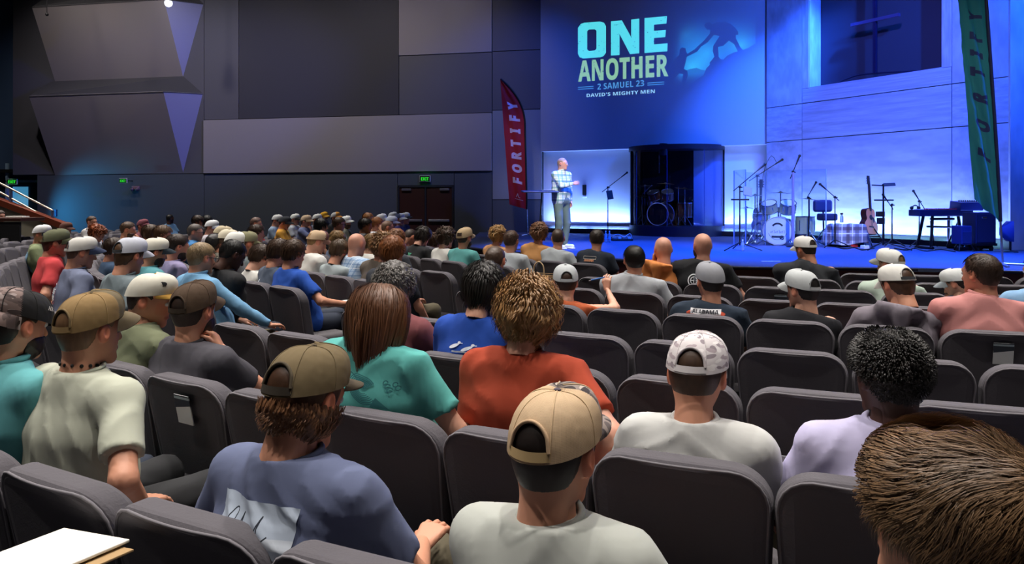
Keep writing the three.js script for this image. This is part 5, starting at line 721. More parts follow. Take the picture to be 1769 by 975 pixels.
// ------------------------------------------------------------------ who sits where: head seen at (u, v), R = radius of the seat row about the stage centre
const CX = 6.2, CD = 15;
const txt = (s, font, col, x, y, c) => { c.font = font; c.fillStyle = col; c.textAlign = 'center'; c.textBaseline = 'middle'; c.fillText(s, x, y); };
const W1 = '#d7d6d0', W2 = '#c9cbc8', NV = '#2b3850';
const cap = (m, b, x = {}) => ({ m, b, ...x });
const curlsUnder = locks({ n: 4200, len: 0.05, r: 0.0021, curl: 0.008, lift: 0.01, top: 0.004, drop: 0.045, sd: 11, grav: 0.3, sg: 8 });
const P = [
  // nearest rows
  { u: 1632, v: 908, R: 15.9, hT: 1.2, d: 1.1, s: 'person with tousled light brown hair', l: 'in the nearest row at bottom right', sk: 0, h: ['neat', '#7a5c40'], lk: locks({ n: 22000, len: 0.11, r: 0.00055, curl: 0.001, lift: 0.02, wave: 0.006, coh: 15, mess: 1.0, sd: 21, sg: 6, grav: 0.04, clip: -0.012, whorl: [0.02, 0.085, 0.085] }), lkc: '#866748', t: '#3b4048', yw: 26, pitch: -4 },
  { u: 962, v: 782, R: 14.95, s: 'boy in tan mesh cap and grey tee', l: 'seen from behind at bottom centre', sk: 0, h: ['short', '#241a17'], c: cap(X.mesh, X.leopard, { f: X.leopard, s: '#c4a878', e: '#c4a584', sm: '#cbb08c', bt: '#5b5360', open: 1, flat: 1 }), t: '#b3b7b1', yw: -30, pitch: 6, sc: 0.92, hs: 1.0 },
  { u: 530, v: 690, R: 14.95, s: 'person in olive flat-brim cap and slate tee', l: 'curly brown hair under the cap', sk: 0, h: ['curly', '#4b301f'], lk: curlsUnder, lkc: '#8a5f40', c: cap('#6f6044', '#4f4535', { s: '#2a2218', e: '#4f4535', open: 1, flat: 1 }), t: '#626b8b', yw: -22, pitch: 16, w: 1.04, print: { y: -0.105, x: 0.0, w: 0.23, h: 0.11, rot: -0.04, draw: (c, w, h) => { c.fillStyle = '#b9c6d8'; c.fillRect(0, 0, w, h); c.fillStyle = 'rgba(255,255,255,.35)'; c.fillRect(0, h * 0.6, w, h * 0.2); c.strokeStyle = '#262b38'; c.lineWidth = 7; c.beginPath(); c.moveTo(60, 170); c.bezierCurveTo(110, 20, 170, 40, 130, 120); c.bezierCurveTo(120, 200, 170, 180, 200, 60); c.bezierCurveTo(180, 220, 230, 180, 240, 150); c.bezierCurveTo(270, 120, 290, 190, 320, 60); c.bezierCurveTo(300, 220, 350, 170, 380, 140); c.stroke(); } }, arms: { R: { w: [0.3, 0.66, -0.26], dir: [-0.1, 0.25, -1], curl: 0.5 } } },
  { u: 158, v: 572, R: 14.95, s: 'person in tan cap and cream tee', l: 'wearing a dark bead necklace', sk: 0, h: ['short', '#7a5a3e'], c: cap('#8a7048', '#6d6048', { s: '#8a7048', e: '#6d5a3a', f: '#6b5f48', open: 1, sm: '#9a8056' }), t: '#b9bdac', yw: -14, pitch: 4, beads: 1, w: 1.22, arms: { R: { w: [0.27, 0.62, -0.14] } } },
  { u: 28, v: 565, R: 14.95, s: 'bearded person in black cap and teal shirt', l: 'at the left edge, cap worn backwards', sk: 0, h: ['short', '#2b1d17'], beard: '#241813', c: cap('#17171a', X.camoDark, { back: 1, f: X.camoDark, type: 'fitted', logo: { a: -1.0, t: 0.3, w: 0.7, h: 0.3, draw: (c, w, h) => txt('AR', 'italic bold 90px serif', '#d8d4cc', w / 2, h / 2, c) } }), t: '#5fa8ad', yw: -12, pitch: 6, polo: 1 },
  { u: 1533, v: 650, R: 14.05, s: 'person with short black curls and lavender tee', l: 'sitting alone at right', sk: 3, h: ['afro', '#15110f'], lk: locks({ n: 7000, len: 0.016, r: 0.0013, curl: 0.005, lift: 0.011, sg: 5, sd: 4, grav: 0, drop: -0.01 }), lkc: '#191513', t: '#c2bde0', yw: 8, pitch: 4, w: 0.95 },
  { u: 1205, v: 650, R: 14.05, s: 'boy in pale camo cap and white tee', l: 'sitting among empty chairs', sk: 0, h: ['short', '#4a3527'], c: cap(X.camo, X.camo, { s: '#cfcbcd', e: '#b9b3b6', open: 1 }), t: '#c4c5c3', yw: -24, pitch: 14, w: 0.95 },
  { u: 912, v: 548, R: 14.05, s: 'person with blond curls and rust tee', l: 'one bare knee raised', sk: 5, h: ['curly', '#6a4a2c'], lk: locks({ n: 5200, len: 0.075, r: 0.0021, curl: 0.009, lift: 0.038, sg: 8, drop: 0.03, sd: 31, grav: 0.3, whorl: [0, 0.1, 0.03] }), lkc: '#a3794a', t: '#a33d22', yw: -14, pitch: 20, w: 1.06 },
  { u: 655, v: 555, R: 14.05, s: 'person with long brown hair and aqua tee', l: 'fish drawing on the back', sk: 2, h: ['long', '#5a3822'], lk: locks({ n: 6500, len: 0.28, r: 0.0017, curl: 0.002, lift: 0.022, wave: 0.01, drop: 0.02, sd: 41, grav: 0.6, sg: 9, whorl: [0, 0.115, 0.0] }), lkc: '#70472c', t: '#56aaa4', yw: -8, pitch: 12, nk: 0.055, print: { y: -0.125, x: 0.085, w: 0.22, h: 0.13, rot: -0.15, draw: (c, w, h) => { c.strokeStyle = '#1d5f66'; c.lineWidth = 9; for (let k = 0; k < 7; k++) { c.globalAlpha = 0.8; c.beginPath(); c.ellipse(w * 0.4, h * 0.5, w * (0.3 - k * 0.035), h * (0.28 - k * 0.035), 0.5, 0, 5); c.stroke(); } c.beginPath(); c.moveTo(w * 0.1, h * 0.15); c.lineTo(w * 0.3, h * 0.3); c.lineTo(w * 0.12, h * 0.6); c.closePath(); c.stroke(); c.beginPath(); c.moveTo(w * 0.65, h * 0.65); c.lineTo(w * 0.9, h * 0.9); c.lineTo(w * 0.6, h * 0.9); c.closePath(); c.fillStyle = '#1d5f66'; c.fill(); for (let k = 0; k < 5; k++) { c.beginPath(); c.arc(w * (0.72 + 0.05 * k), h * (0.25 + 0.08 * (k % 3)), 18, 0, 6); c.stroke(); } } } },
  { u: 262, v: 520, R: 14.05, s: 'person in white cap with mustard brim', l: 'olive shirt, smiling towards the right', sk: 0, h: ['short', '#3a281d'], c: cap('#cfccbf', '#b48a3c', { type: 'fitted', flat: 1, logo: { a: 2.3, t: 0.35, w: 0.5, h: 0.3, draw: (c, w, h) => { c.fillStyle = '#17181c'; c.beginPath(); c.ellipse(w * 0.5, h * 0.45, 60, 40, 0.3, 0, 7); c.fill(); c.fillRect(w * 0.35, h * 0.5, 14, 60); c.fillRect(w * 0.6, h * 0.5, 14, 50); c.fillRect(w * 0.2, h * 0.2, 50, 24); } } }), t: '#6c7258', yw: -72, pitch: 14, sc: 1.0 },
  { u: 336, v: 538, R: 14.05, s: 'person in brown cap and charcoal tee', l: 'right fist held against the chin', sk: 0, h: ['short', '#33231b'], beard: '#2c1e17', c: cap('#463424', '#463424', { back: 0, s: '#2e2216', e: '#3a2b1d', open: 1 }), t: '#47454d', yw: -6, pitch: 2, w: 1.14, arms: { R: { chin: [0.1, -0.1, -0.07], hint: [0.6, -1, -0.5], dir: [-0.55, 0.8, 0.1], palm: [-0.6, -0.2, 0.5], curl: 1.15 } } },
  // third to fifth rows
  { u: 836, v: 503, R: 13.08, s: 'person with black hair and royal blue tee', l: 'three white ducks printed on the back', sk: 2, h: ['medium', '#17120f'], lk: locks({ n: 3400, len: 0.085, r: 0.0018, curl: 0.001, lift: 0.018, wave: 0.004, mess: 0.5, drop: 0.02, sd: 51, grav: 0.35 }), t: '#1747a8', yw: -16, pitch: 22, print: { y: -0.1, x: 0.04, w: 0.26, h: 0.09, draw: (c, w, h) => { c.fillStyle = '#dfe6f2'; for (const k of [0, 1, 2]) { c.save(); c.translate(70 + k * 150, h * (0.45 + 0.08 * k)); c.beginPath(); c.ellipse(0, 20, 62, 16, -0.35, 0, 7); c.fill(); c.beginPath(); c.ellipse(58, -14, 17, 12, 0, 0, 7); c.fill(); c.fillRect(64, -14, 34, 7); c.restore(); } c.fillStyle = '#8f98a8'; c.fillRect(60, h * 0.78, 360, 14); } } },
  { u: 682, v: 500, R: 13.08, s: 'person with grey curls and maroon shirt', l: 'glasses, holding a teal tumbler', sk: 0, h: ['curly', '#5b5856'], lk: locks({ n: 2600, len: 0.04, r: 0.0024, curl: 0.006, lift: 0.016, drop: 0.01, sd: 61 }), lkc: '#77736f', t: '#7a4347', yw: -22, pitch: 14, polo: 1, gl: 1, w: 1.1, arms: { R: { w: [0.22, 0.72, -0.3], curl: 0.9, dir: [-0.2, 0.2, -1] } } },
  { u: 977, v: 489, R: 11.25, s: 'child in pale grey cap and orange hoodie', l: 'blue pen in the raised hand', sk: 2, hT: 1.06, sc: 0.85, h: ['short', '#3b261c'], c: cap('#aeb3b6', '#aeb3b6', { s: '#a7acb0', e: '#8d9296', bt: '#1d1f22', open: 1 }), t: '#b0552e', yw: 4, pitch: 8, arms: { R: { w: [0.22, 0.96, -0.2], dir: [-0.1, 1, -0.1], palm: [0, 0.2, -1], curl: 0.5, hint: [1, -0.6, 0.3] } } },
  { u: 1226, v: 488, R: 11.25, s: 'person in grey mesh cap and navy lettered shirt', l: 'arched word across the shoulders', sk: 0, h: ['short', '#1d1613'], c: cap('#8f9198', '#5d6470', { type: 'fitted' }), t: '#1c2b3c', yw: 6, pitch: 4, print: { y: -0.03, w: 0.26, h: 0.075, draw: (c, w, h) => { c.fillStyle = '#b8492f'; c.beginPath(); c.ellipse(w / 2, h * 0.62, w * 0.48, h * 0.36, 0, 0, 7); c.fill(); c.fillStyle = '#e6e6ea'; c.fillRect(w * 0.12, h * 0.2, w * 0.76, h * 0.5); txt('ALABAMA', 'bold 72px sans-serif', '#1b2230', w / 2, h * 0.46, c); } } },
  { u: 1385, v: 503, R: 11.25, s: 'boy in light grey snapback and black tee', l: 'looking a little to the left', sk: 2, sc: 0.92, h: ['short', '#14100f'], c: cap('#b3b8ba', '#b3b8ba', { s: '#a5a9ac', e: '#7d8184', open: 1 }), t: '#15161d', yw: 22, pitch: 6 },
  { u: 1550, v: 494, R: 11.25, s: 'person in grey hoodie and white cap', l: 'curly brown hair at the nape', sk: 0, h: ['curly', '#4a3020'], c: cap('#d0cfca', '#c9c8c2', { s: '#23262c', e: '#bcbab4', open: 1 }), t: '#77707a', hood: 1, long: 1, yw: 4, pitch: 22, w: 1.05 },
  { u: 1693, v: 475, R: 11.25, s: 'tall person in a pink polo', l: 'short dark brown hair', sk: 0, hT: 1.22, h: ['short', '#3d2b20'], t: '#c58481', polo: 1, yw: 12, pitch: 2, w: 1.16 },
  { u: 1795, v: 470, R: 10.25, s: 'person in light blue shirt at the right edge', l: 'only one shoulder in the picture', sk: 0, h: ['short', '#3d2b20'], t: '#7fa6cc', polo: 1, w: 1.05 },
  { u: 1653, v: 492, R: 9.35, s: 'boy in white cap with bowed head', l: 'one hand against the cheek', sk: 2, hT: 1.0, sc: 0.9, h: ['short', '#2c1f18'], c: cap('#c7cbcb', '#9aa3aa', { s: '#b9bdbd', e: '#9a9e9e', open: 1 }), t: '#3b4250', yw: 20, pitch: 24, arms: { L: { chin: [-0.09, -0.09, -0.06], hint: [-1, -0.5, -0.2], dir: [0.35, 0.9, 0.1], palm: [0.6, -0.2, 0.5], curl: 0.9 } } },
  { u: 1537, v: 458, R: 9.35, s: 'person in white cap and pale green tee', l: 'one row ahead of the grey hoodie', sk: 2, h: ['short', '#8a6b4c'], c: cap('#d2d3cf', '#8f928f', { s: '#c7c8c4', e: '#8d8f8c', bt: '#2a2c2c', open: 1 }), t: '#aebfb2', yw: 16, pitch: 6 },
  { u: 1391, v: 432, R: 8.5, s: 'broad person in charcoal jacket', l: 'white cap with wide back opening, near the stage', sk: 0, h: ['short', '#2a1d17'], c: cap('#d6d6d4', '#d6d6d4', { s: '#c4c4c2', e: '#b4b4b2', open: 1 }), t: '#2b2e33', long: 1, yw: 10, pitch: 14, w: 1.25, fat: 1.1, polo: 1 },
  { u: 1213, v: 425, R: 9.35, hT: 1.22, s: 'bald person in a black circle-logo tee', l: 'next to the orange hoodie', sk: 5, t: '#14161b', yw: 4, pitch: 0, w: 1.15, beard: '#3a2820', print: { y: -0.15, x: -0.03, w: 0.13, h: 0.13, cw: 256, draw: (c, w) => { c.strokeStyle = '#d5d8dd'; c.lineWidth = 20; c.beginPath(); c.arc(w / 2, w / 2, w * 0.42, 0, 7); c.stroke(); c.lineWidth = 14; c.beginPath(); c.arc(w / 2, w / 2, w * 0.24, 0, 7); c.moveTo(w / 2, w * 0.22); c.lineTo(w / 2, w * 0.78); c.moveTo(w * 0.22, w / 2); c.lineTo(w * 0.78, w / 2); c.stroke(); } } },
  { u: 1145, v: 431, R: 9.35, s: 'bald person in an orange hoodie', l: 'right behind the stage edge', sk: 5, t: '#d08245', hood: 1, long: 1, yw: 6, pitch: 6, w: 1.15, fat: 1.05, arms: { L: { chin: [-0.1, -0.05, -0.05], hint: [-1, -0.6, -0.2], dir: [0.2, 1, 0], palm: [0.8, 0, 0.3], curl: 0.5 } } },
  { u: 1095, v: 450, R: 10.25, hT: 1.2, s: 'person in a light grey collared polo', l: 'short black hair, broad shoulders', sk: 0, h: ['short', '#15110f'], t: '#a9adb3', polo: 1, yw: 4, pitch: 2, w: 1.2 },
  { u: 1031, v: 414, R: 8.0, s: 'person in dark navy tee with white print', l: 'close to the stage edge', sk: 0, h: ['short', '#3b302a'], t: '#1f2836', yw: -8, pitch: 6, print: { y: -0.075, w: 0.2, h: 0.08, draw: (c, w, h) => { c.strokeStyle = '#c8c2b8'; c.lineWidth = 12; c.strokeRect(30, 20, w - 60, h * 0.4); c.lineWidth = 15; c.strokeStyle = '#c98a62'; for (let k = 0; k < 7; k++) { const x0 = w * (0.16 + 0.1 * k); c.beginPath(); c.moveTo(x0, h * 0.86); c.lineTo(x0 + 8, h * 0.58); c.quadraticCurveTo(x0 + 44, h * (0.56 + 0.06 * (k % 2)), x0 + 20, h * 0.72); c.lineTo(x0 + 40, h * 0.86); c.stroke(); } } } },
  { u: 964, v: 412, R: 8.0, s: 'person with cropped hair and pale grey tee', l: 'directly below the speaker', sk: 0, h: ['buzz', '#4a3a30'], t: '#a9b0b5', yw: 0, pitch: 4 },
  { u: 931, v: 404, R: 8.0, s: 'person with brown curls and tan tee', l: 'left of the speaker\'s feet', sk: 0, h: ['curly', '#8a6040'], t: '#c48d55', yw: -4, pitch: 4, w: 1.1 },
  { u: 860, v: 408, R: 8.0, s: 'person with blond curls and peach tee', l: 'near the wooden stage corner', sk: 2, h: ['curly', '#c09458'], t: '#cc9668', yw: -10, pitch: 6 },
  { u: 884, v: 417, R: 8.95, s: 'person with short brown hair and grey tee', l: 'in front of the blond curls', sk: 0, h: ['short', '#5a4234'], t: '#aab1b7', yw: -16, pitch: 6, w: 1.1 },
  { u: 856, v: 451, R: 10.9, s: 'person in glasses with receding brown hair', l: 'behind the teal shirt', sk: 0, h: ['thin', '#4a372a'], t: '#4a5560', gl: 1, yw: -12, pitch: 6 },
  { u: 803, v: 412, R: 8.95, s: 'bearded person in tan cap and teal tee', l: 'in front of the double doors', sk: 0, h: ['short', '#3a2a20'], beard: '#33241b', c: cap('#b09a78', '#a08a6a', { s: '#9a8464', e: '#8d7858', open: 1, f: '#a08a6a' }), t: '#559a98', yw: -20, pitch: 2, w: 1.12 },
  { u: 771, v: 412, R: 8.95, s: 'person with dark curls and white tee', l: 'right arm raised to the face', sk: 2, h: ['curly', '#46301f'], t: W1, yw: -24, pitch: 8, arms: { L: { w: [-0.42, 0.86, -0.16], hint: [-0.3, -1, 0.3] } } },
  { u: 752, v: 417, R: 8.0, s: 'person with light brown curls left of them', l: 'mostly hidden by the white tee', sk: 0, h: ['curly', '#6d4c32'], t: '#6d7078', pitch: 6 },
  { u: 731, v: 409, R: 8.95, s: 'person in black tee with green lettering', l: 'head bowed, dark hair', sk: 2, h: ['medium', '#241a15'], t: '#1f2023', yw: -14, pitch: 26, w: 1.12, print: { y: -0.1, x: -0.07, w: 0.2, h: 0.07, draw: (c, w, h) => txt('DRVT', 'italic bold 170px sans-serif', '#63d0a4', w / 2, h / 2, c) } },
  { u: 709, v: 411, R: 8.95, s: 'person with buzzed hair bending forward', l: 'left of the green lettering', sk: 0, h: ['buzz', '#3a2c26'], t: '#2a2b38', yw: -20, pitch: 38 },
  { u: 685, v: 416, R: 9.9, s: 'person with auburn hair and dark tee', l: 'behind the copper haired boy', sk: 0, h: ['medium', '#7d4e2c'], t: '#3d4048', pitch: 8 },
  { u: 679, v: 437, R: 11.75, s: 'boy with copper bowl-cut hair', l: 'dark navy shirt', sk: 0, sc: 0.9, h: ['neat', '#8f5427'], t: '#20242e', yw: -10, pitch: 8 },
  { u: 661, v: 428, R: 10.9, s: 'person with curly light brown hair', l: 'partly hidden by the copper haired boy', sk: 0, h: ['curly', '#8d6539'], t: '#5a5148', pitch: 10 },
  { u: 643, v: 422, R: 9.9, s: 'child with sandy hair in white', l: 'turned to the right', sk: 2, sc: 0.85, h: ['neat', '#7d6038'], t: W1, yw: -20, pitch: 10 },
  { u: 617, v: 423, R: 10.9, s: 'bald person in a pale blue plaid shirt', l: 'collar and broad back', sk: 5, t: X.plaidBlue, col: '#9db4d0', polo: 1, long: 1, yw: -14, pitch: 10, w: 1.2, fat: 1.08, h: null },
  { u: 587, v: 436, R: 10.9, s: 'person with brown hair in a faded grey tee', l: 'pale print across the back', sk: 0, h: ['neat', '#5a4632'], t: '#9aa5a8', yw: -10, pitch: 22, print: { y: -0.15, w: 0.26, h: 0.14, draw: (c, w, h) => { c.fillStyle = 'rgba(180,184,150,.7)'; c.fillRect(0, 0, w, h); c.lineWidth = 15; c.strokeStyle = '#e6e8e0'; for (let k = 0; k < 7; k++) { const x0 = w * (0.16 + 0.1 * k); c.beginPath(); c.moveTo(x0, h * 0.86); c.lineTo(x0 + 8, h * 0.58); c.quadraticCurveTo(x0 + 44, h * (0.56 + 0.06 * (k % 2)), x0 + 20, h * 0.72); c.lineTo(x0 + 40, h * 0.86); c.stroke(); } } } },
  { u: 583, v: 416, R: 9.9, s: 'person with sandy blond hair', l: 'right of the brown and beige cap', sk: 0, h: ['medium', '#8d6d42'], t: '#596680', pitch: 10 },
  { u: 548, v: 419, R: 10.9, s: 'boy in brown and beige trucker cap', l: 'face turned down to the right', sk: 2, h: ['short', '#a98658'], c: cap('#c2a889', '#7d5a50', { f: '#6b453f', s: '#b09878', e: '#a98f70', open: 1 }), t: W1, yw: -34, pitch: 20 },
  { u: 508, v: 440, R: 11.75, s: 'person in a bright royal blue tee', l: 'holding an open book on the lap', sk: 0, h: ['neat', '#4a3322'], t: '#1c4fae', yw: -14, pitch: 12, arms: { R: { w: [0.17, 0.7, -0.24], dir: [-0.4, 0, -1], curl: 0.6 }, L: { w: [-0.1, 0.69, -0.26], dir: [0.4, 0, -1] } } },
  { u: 483, v: 438, R: 11.75, s: 'person in slate tee with white triangle', l: 'between the boy and the blue tee', sk: 0, h: ['neat', '#4a3425'], t: '#4b5668', yw: -16, pitch: 16, print: { y: -0.13, x: -0.06, w: 0.11, h: 0.11, cw: 256, draw: (c, w) => { c.strokeStyle = '#e8eef4'; c.lineWidth = 26; c.beginPath(); c.moveTo(w * 0.1, w * 0.85); c.lineTo(w * 0.7, w * 0.15); c.lineTo(w * 0.8, w * 0.9); c.stroke(); } } },
  { u: 451, v: 447, R: 11.75, hT: 1.1, s: 'boy with brown hair and white tee', l: 'head bent down', sk: 2, sc: 0.9, h: ['neat', '#463224'], t: W1, yw: -16, pitch: 28 },
  { u: 444, v: 404, R: 10.9, s: 'person with dark brown hair in pale blue', l: 'collared shirt, papers in hand', sk: 0, h: ['neat', '#3a261b'], t: '#93a6bd', col: '#49637f', polo: 1, long: 1, yw: -14, pitch: 6, w: 1.15 },
  { u: 402, v: 442, R: 12.7, s: 'person with black hair and black shirt', l: 'leaning forward, side of face visible', sk: 3, h: ['short', '#0d0b0b'], t: '#17181c', yw: -26, pitch: 30, w: 1.1 },
  { u: 372, v: 424, R: 11.75, s: 'person with full black hair', l: 'behind the grey-blond man', sk: 3, h: ['afro', '#0e0c0c'], t: '#1b1c22', pitch: 10 },
  { u: 349, v: 447, R: 12.7, s: 'person with grey-blond hair in sky blue', l: 'dark glasses, long sleeved jacket', sk: 0, h: ['short', '#a08968'], t: '#6f9fc4', long: 1, polo: 1, gl: 1, yw: -16, pitch: 8, w: 1.2, fat: 1.05, shorts: 1, arms: { R: { w: [0.2, 0.64, -0.3], dir: [-0.2, -0.1, -1] } } },
  { u: 307, v: 428, R: 12.7, s: 'bearded person in a lavender tee', l: 'dark hair, in profile', sk: 0, h: ['short', '#33241d'], beard: '#231813', t: '#8b84a8', yw: -24, pitch: 12 },
  { u: 267, v: 437, R: 12.7, s: 'bearded person in cream cap with dark brim', l: 'teal shirt', sk: 0, h: ['short', '#2d201a'], beard: '#241a15', c: cap('#cdcabd', '#26333d', { s: '#bdbaad', e: '#55524a', bt: '#26333d', open: 1 }), t: '#4f8e97', yw: -22, pitch: 14, w: 1.1 },
  { u: 225, v: 443, R: 13.6, s: 'person in white mesh cap', l: 'curls below the cap', sk: 0, h: ['curly', '#5f442f'], c: cap('#b4b8c4', '#b4b8c4', { type: 'snap', s: '#1d1f24', e: '#4b4e55', open: 1 }), t: '#6d7a80', yw: -6, pitch: 14 },
  { u: 199, v: 432, R: 12.7, s: 'person in navy and grey raglan tee', l: 'brown hair, seen from behind', sk: 0, h: ['neat', '#3e2c20'], t: '#2c4460', yw: -14, pitch: 10, print: { y: -0.2, x: -0.11, w: 0.14, h: 0.3, cw: 128, draw: (c, w, h) => { c.fillStyle = '#b7b9bb'; c.fillRect(0, 0, w, h); } } },
  { u: 141, v: 438, R: 13.6, s: 'person in white cap with navy brim', l: 'grey tee with white lettering', sk: 0, h: ['buzz', '#6d4a38'], c: cap('#c4c2bd', '#26324e', { s: '#b4b2ad', e: '#55535a', open: 1 }), t: '#6a728c', yw: -24, pitch: 10, w: 1.22, fat: 1.08, print: { y: -0.16, x: -0.1, w: 0.28, h: 0.19, draw: (c, w, h) => { c.strokeStyle = '#a8485c'; c.lineWidth = 9; c.strokeRect(16, 30, w - 32, h - 60); txt('ROLLING', 'bold 104px sans-serif', '#eef0f4', w / 2, h * 0.42, c); txt('THUNDER', 'bold 98px sans-serif', '#eef0f4', w / 2, h * 0.68, c); c.fillRect(w * 0.3, h * 0.12, 90, 26); } } },
  { u: 97, v: 421, R: 13.6, s: 'person in olive cap and red tee', l: 'auburn hair under the cap', sk: 0, h: ['medium', '#5b2f1c'], c: cap('#5d6048', '#54573f', { s: '#6b5a40', e: '#4a4c38', open: 1 }), t: '#c23c40', yw: -24, pitch: 8 },
  { u: 73, v: 406, R: 13.6, s: 'person in white cap and olive shirt', l: 'dark brim, at far left', sk: 0, h: ['buzz', '#a88a70'], c: cap('#d4d4d6', '#2f3140', { s: '#c6c6c8', e: '#66656a', open: 1 }), t: '#7f8a66', yw: -34, pitch: 10, print: { y: -0.2, x: 0.1, w: 0.14, h: 0.26, cw: 64, draw: (c, w, h) => { c.fillStyle = '#6f93ae'; c.fillRect(0, 0, w, h); } } },
  { u: 114, v: 397, R: 14.5, s: 'person with reddish face behind the white cap', l: 'brown cap, in profile', sk: 5, h: ['short', '#5a3526'], c: cap('#5b372c', '#4a2c24', { type: 'fitted' }), t: '#54383c', yw: -24, pitch: 10 },
  { u: 168, v: 404, R: 13.6, s: 'person with bright red curls', l: 'light grey shirt, head bowed', sk: 2, h: ['curly', '#93491f'], t: '#b2b4b6', yw: -18, pitch: 22 },
  { u: 159, v: 384, R: 15.4, s: 'person with glasses and pale shirt', l: 'alone near the cyan lit wall', sk: 0, h: ['short', '#5a4030'], t: '#b7b4b2', gl: 1, yw: -10, pitch: 4 },
  { u: 222, v: 398, R: 12.7, s: 'bearded person with brown hair in profile', l: 'hand raised to the mouth', sk: 0, h: ['short', '#5a4433'], beard: '#4a382b', t: '#c2b8a6', yw: -16, pitch: 8, arms: { R: { chin: [0.03, -0.09, -0.14], hint: [1, -0.8, 0], dir: [-0.2, 1, 0.2], palm: [-0.3, 0, 1], curl: 0.8 } } },
  { u: 247, v: 391, R: 13.6, s: 'person in maroon cap', l: 'behind the brown bearded profile', sk: 5, h: ['short', '#4a2d24'], c: cap('#7d4450', '#6d3844', { type: 'fitted' }), t: '#6d3a44', yw: -20, pitch: 4 },
  { u: 261, v: 404, R: 12.7, s: 'person with wavy brown hair', l: 'left of a lighter brown head', sk: 0, h: ['medium', '#4b3726'], t: '#5b4a44', pitch: 12 },
  { u: 282, v: 407, R: 11.75, s: 'person with light brown hair', l: 'ear and cheek showing', sk: 2, h: ['neat', '#664c36'], t: '#6a5d58', yw: -18, pitch: 14 },
  { u: 338, v: 402, R: 11.75, s: 'person with grey hair, glasses and blue polo', l: 'in profile', sk: 2, h: ['short', '#6d6560'], t: '#3f78ad', polo: 1, gl: 1, yw: -30, pitch: 6, w: 1.1 },
  { u: 342, v: 383, R: 13.6, s: 'person with tufted brown hair at the back', l: 'behind the grey haired glasses', sk: 0, h: ['medium', '#40332b'], t: '#3a3b40', pitch: 6 },
  { u: 358, v: 383, R: 13.6, s: 'person with dark hair at the back', l: 'left of the white cap profile', sk: 0, h: ['medium', '#17181c'], t: '#2a2d33', pitch: 6 },
  { u: 366, v: 394, R: 11.75, s: 'person in white cap with pink face', l: 'in profile to the right', sk: 5, h: ['short', '#6a4a38'], c: cap('#d6d8dc', '#c9cede', { type: 'fitted' }), t: '#b9b4bc', yw: -24, pitch: 12 },
  { u: 384, v: 408, R: 10.9, s: 'person in beige cap leaning right', l: 'the upper of two beige caps', sk: 0, h: ['short', '#6a5540'], c: cap('#b9ad90', '#c2b79c', { type: 'fitted' }), t: '#7d7870', yw: -20, pitch: 24 },
  { u: 393, v: 417, R: 11.75, s: 'person in cream cap below a beige cap', l: 'the lower of two pale caps', sk: 0, h: ['short', '#6a5540'], c: cap('#cac2ac', '#c9c4b4', { type: 'fitted' }), t: '#8a8578', yw: -20, pitch: 20 },
  { u: 407, v: 423, R: 10.9, s: 'person in white cap with dark edge', l: 'right of the cream cap', sk: 0, h: ['short', '#4a3a2e'], c: cap('#d5d6d0', '#c2c4be', { type: 'fitted' }), t: '#6d7075', yw: -16, pitch: 18 },
  { u: 425, v: 422, R: 11.75, s: 'person in dusty green cap', l: 'left of the pale blue collared shirt', sk: 0, h: ['short', '#5a4432'], c: cap('#7d7b5d', '#6f6d50', { type: 'fitted' }), t: '#5f6a6d', yw: -14, pitch: 16 },
  { u: 443, v: 387, d: 14.6, s: 'person with grey hair and red shirt', l: 'behind the pale blue collared shirt', sk: 0, h: ['short', '#7d6258'], t: '#b52a30', pitch: 4 },
  { u: 479, v: 382, d: 16, s: 'person in white cap and grey-blue tee', l: 'arms on the chair ahead', sk: 0, h: ['short', '#3a2b22'], c: cap('#c9cbcc', '#3a3f48', { type: 'fitted' }), t: '#8296b0', yw: -10, pitch: 14 },
  { u: 492, v: 386, d: 14.8, s: 'person in dark cap and yellow jacket', l: 'right of the grey-blue tee', sk: 0, h: ['short', '#2a201c'], c: cap('#22262e', '#1b1e26', { type: 'fitted' }), t: '#c79132', yw: -12, pitch: 16, long: 1 },
  { u: 510, v: 380, d: 17.2, s: 'person in white cap with black brim', l: 'white shirt, in profile', sk: 5, h: ['short', '#3a2b22'], c: cap('#d3d9d6', '#16181c', { type: 'fitted' }), t: '#c3c8cf', yw: 0, pitch: 6 },
  { u: 529, v: 383, d: 15.8, s: 'person in tan cap over brown curls', l: 'blue-grey shirt, hand at the face', sk: 0, h: ['curly', '#4d3424'], c: cap('#bba58a', '#a8927a', { type: 'fitted' }), t: '#646f96', yw: -10, pitch: 10, arms: { R: { chin: [0.04, -0.1, -0.12], hint: [1, -0.8, 0], dir: [-0.2, 1, 0.2], palm: [-0.3, 0, 1], curl: 0.8 } } },
  { u: 548, v: 380, d: 17.6, s: 'person in white cap behind black hair', l: 'left of the yellow cap', sk: 0, h: ['short', '#3a2b22'], c: cap('#d8dcdc', '#c2c6c8', { type: 'fitted' }), t: '#6d7280', pitch: 6 },
  { u: 560, v: 376, d: 18.4, s: 'person in yellow cap', l: 'far back, by the wall', sk: 5, h: ['short', '#3a2b22'], c: cap('#d8a52c', '#c8962a', { type: 'fitted' }), t: '#3d414a', pitch: 4 },
  { u: 556, v: 391, d: 13.4, s: 'person with thick black hair in black', l: 'in front of the yellow cap', sk: 2, h: ['medium', '#12100f'], t: '#17181c', yw: -14, pitch: 8 },
  { u: 580, v: 377, d: 17.4, s: 'person in grey cap with yellow front', l: 'right of the yellow cap', sk: 0, h: ['short', '#3a2b22'], c: cap('#b7babd', '#c98a3c', { type: 'fitted', f: '#c9903c' }), t: '#23252b', pitch: 4 },
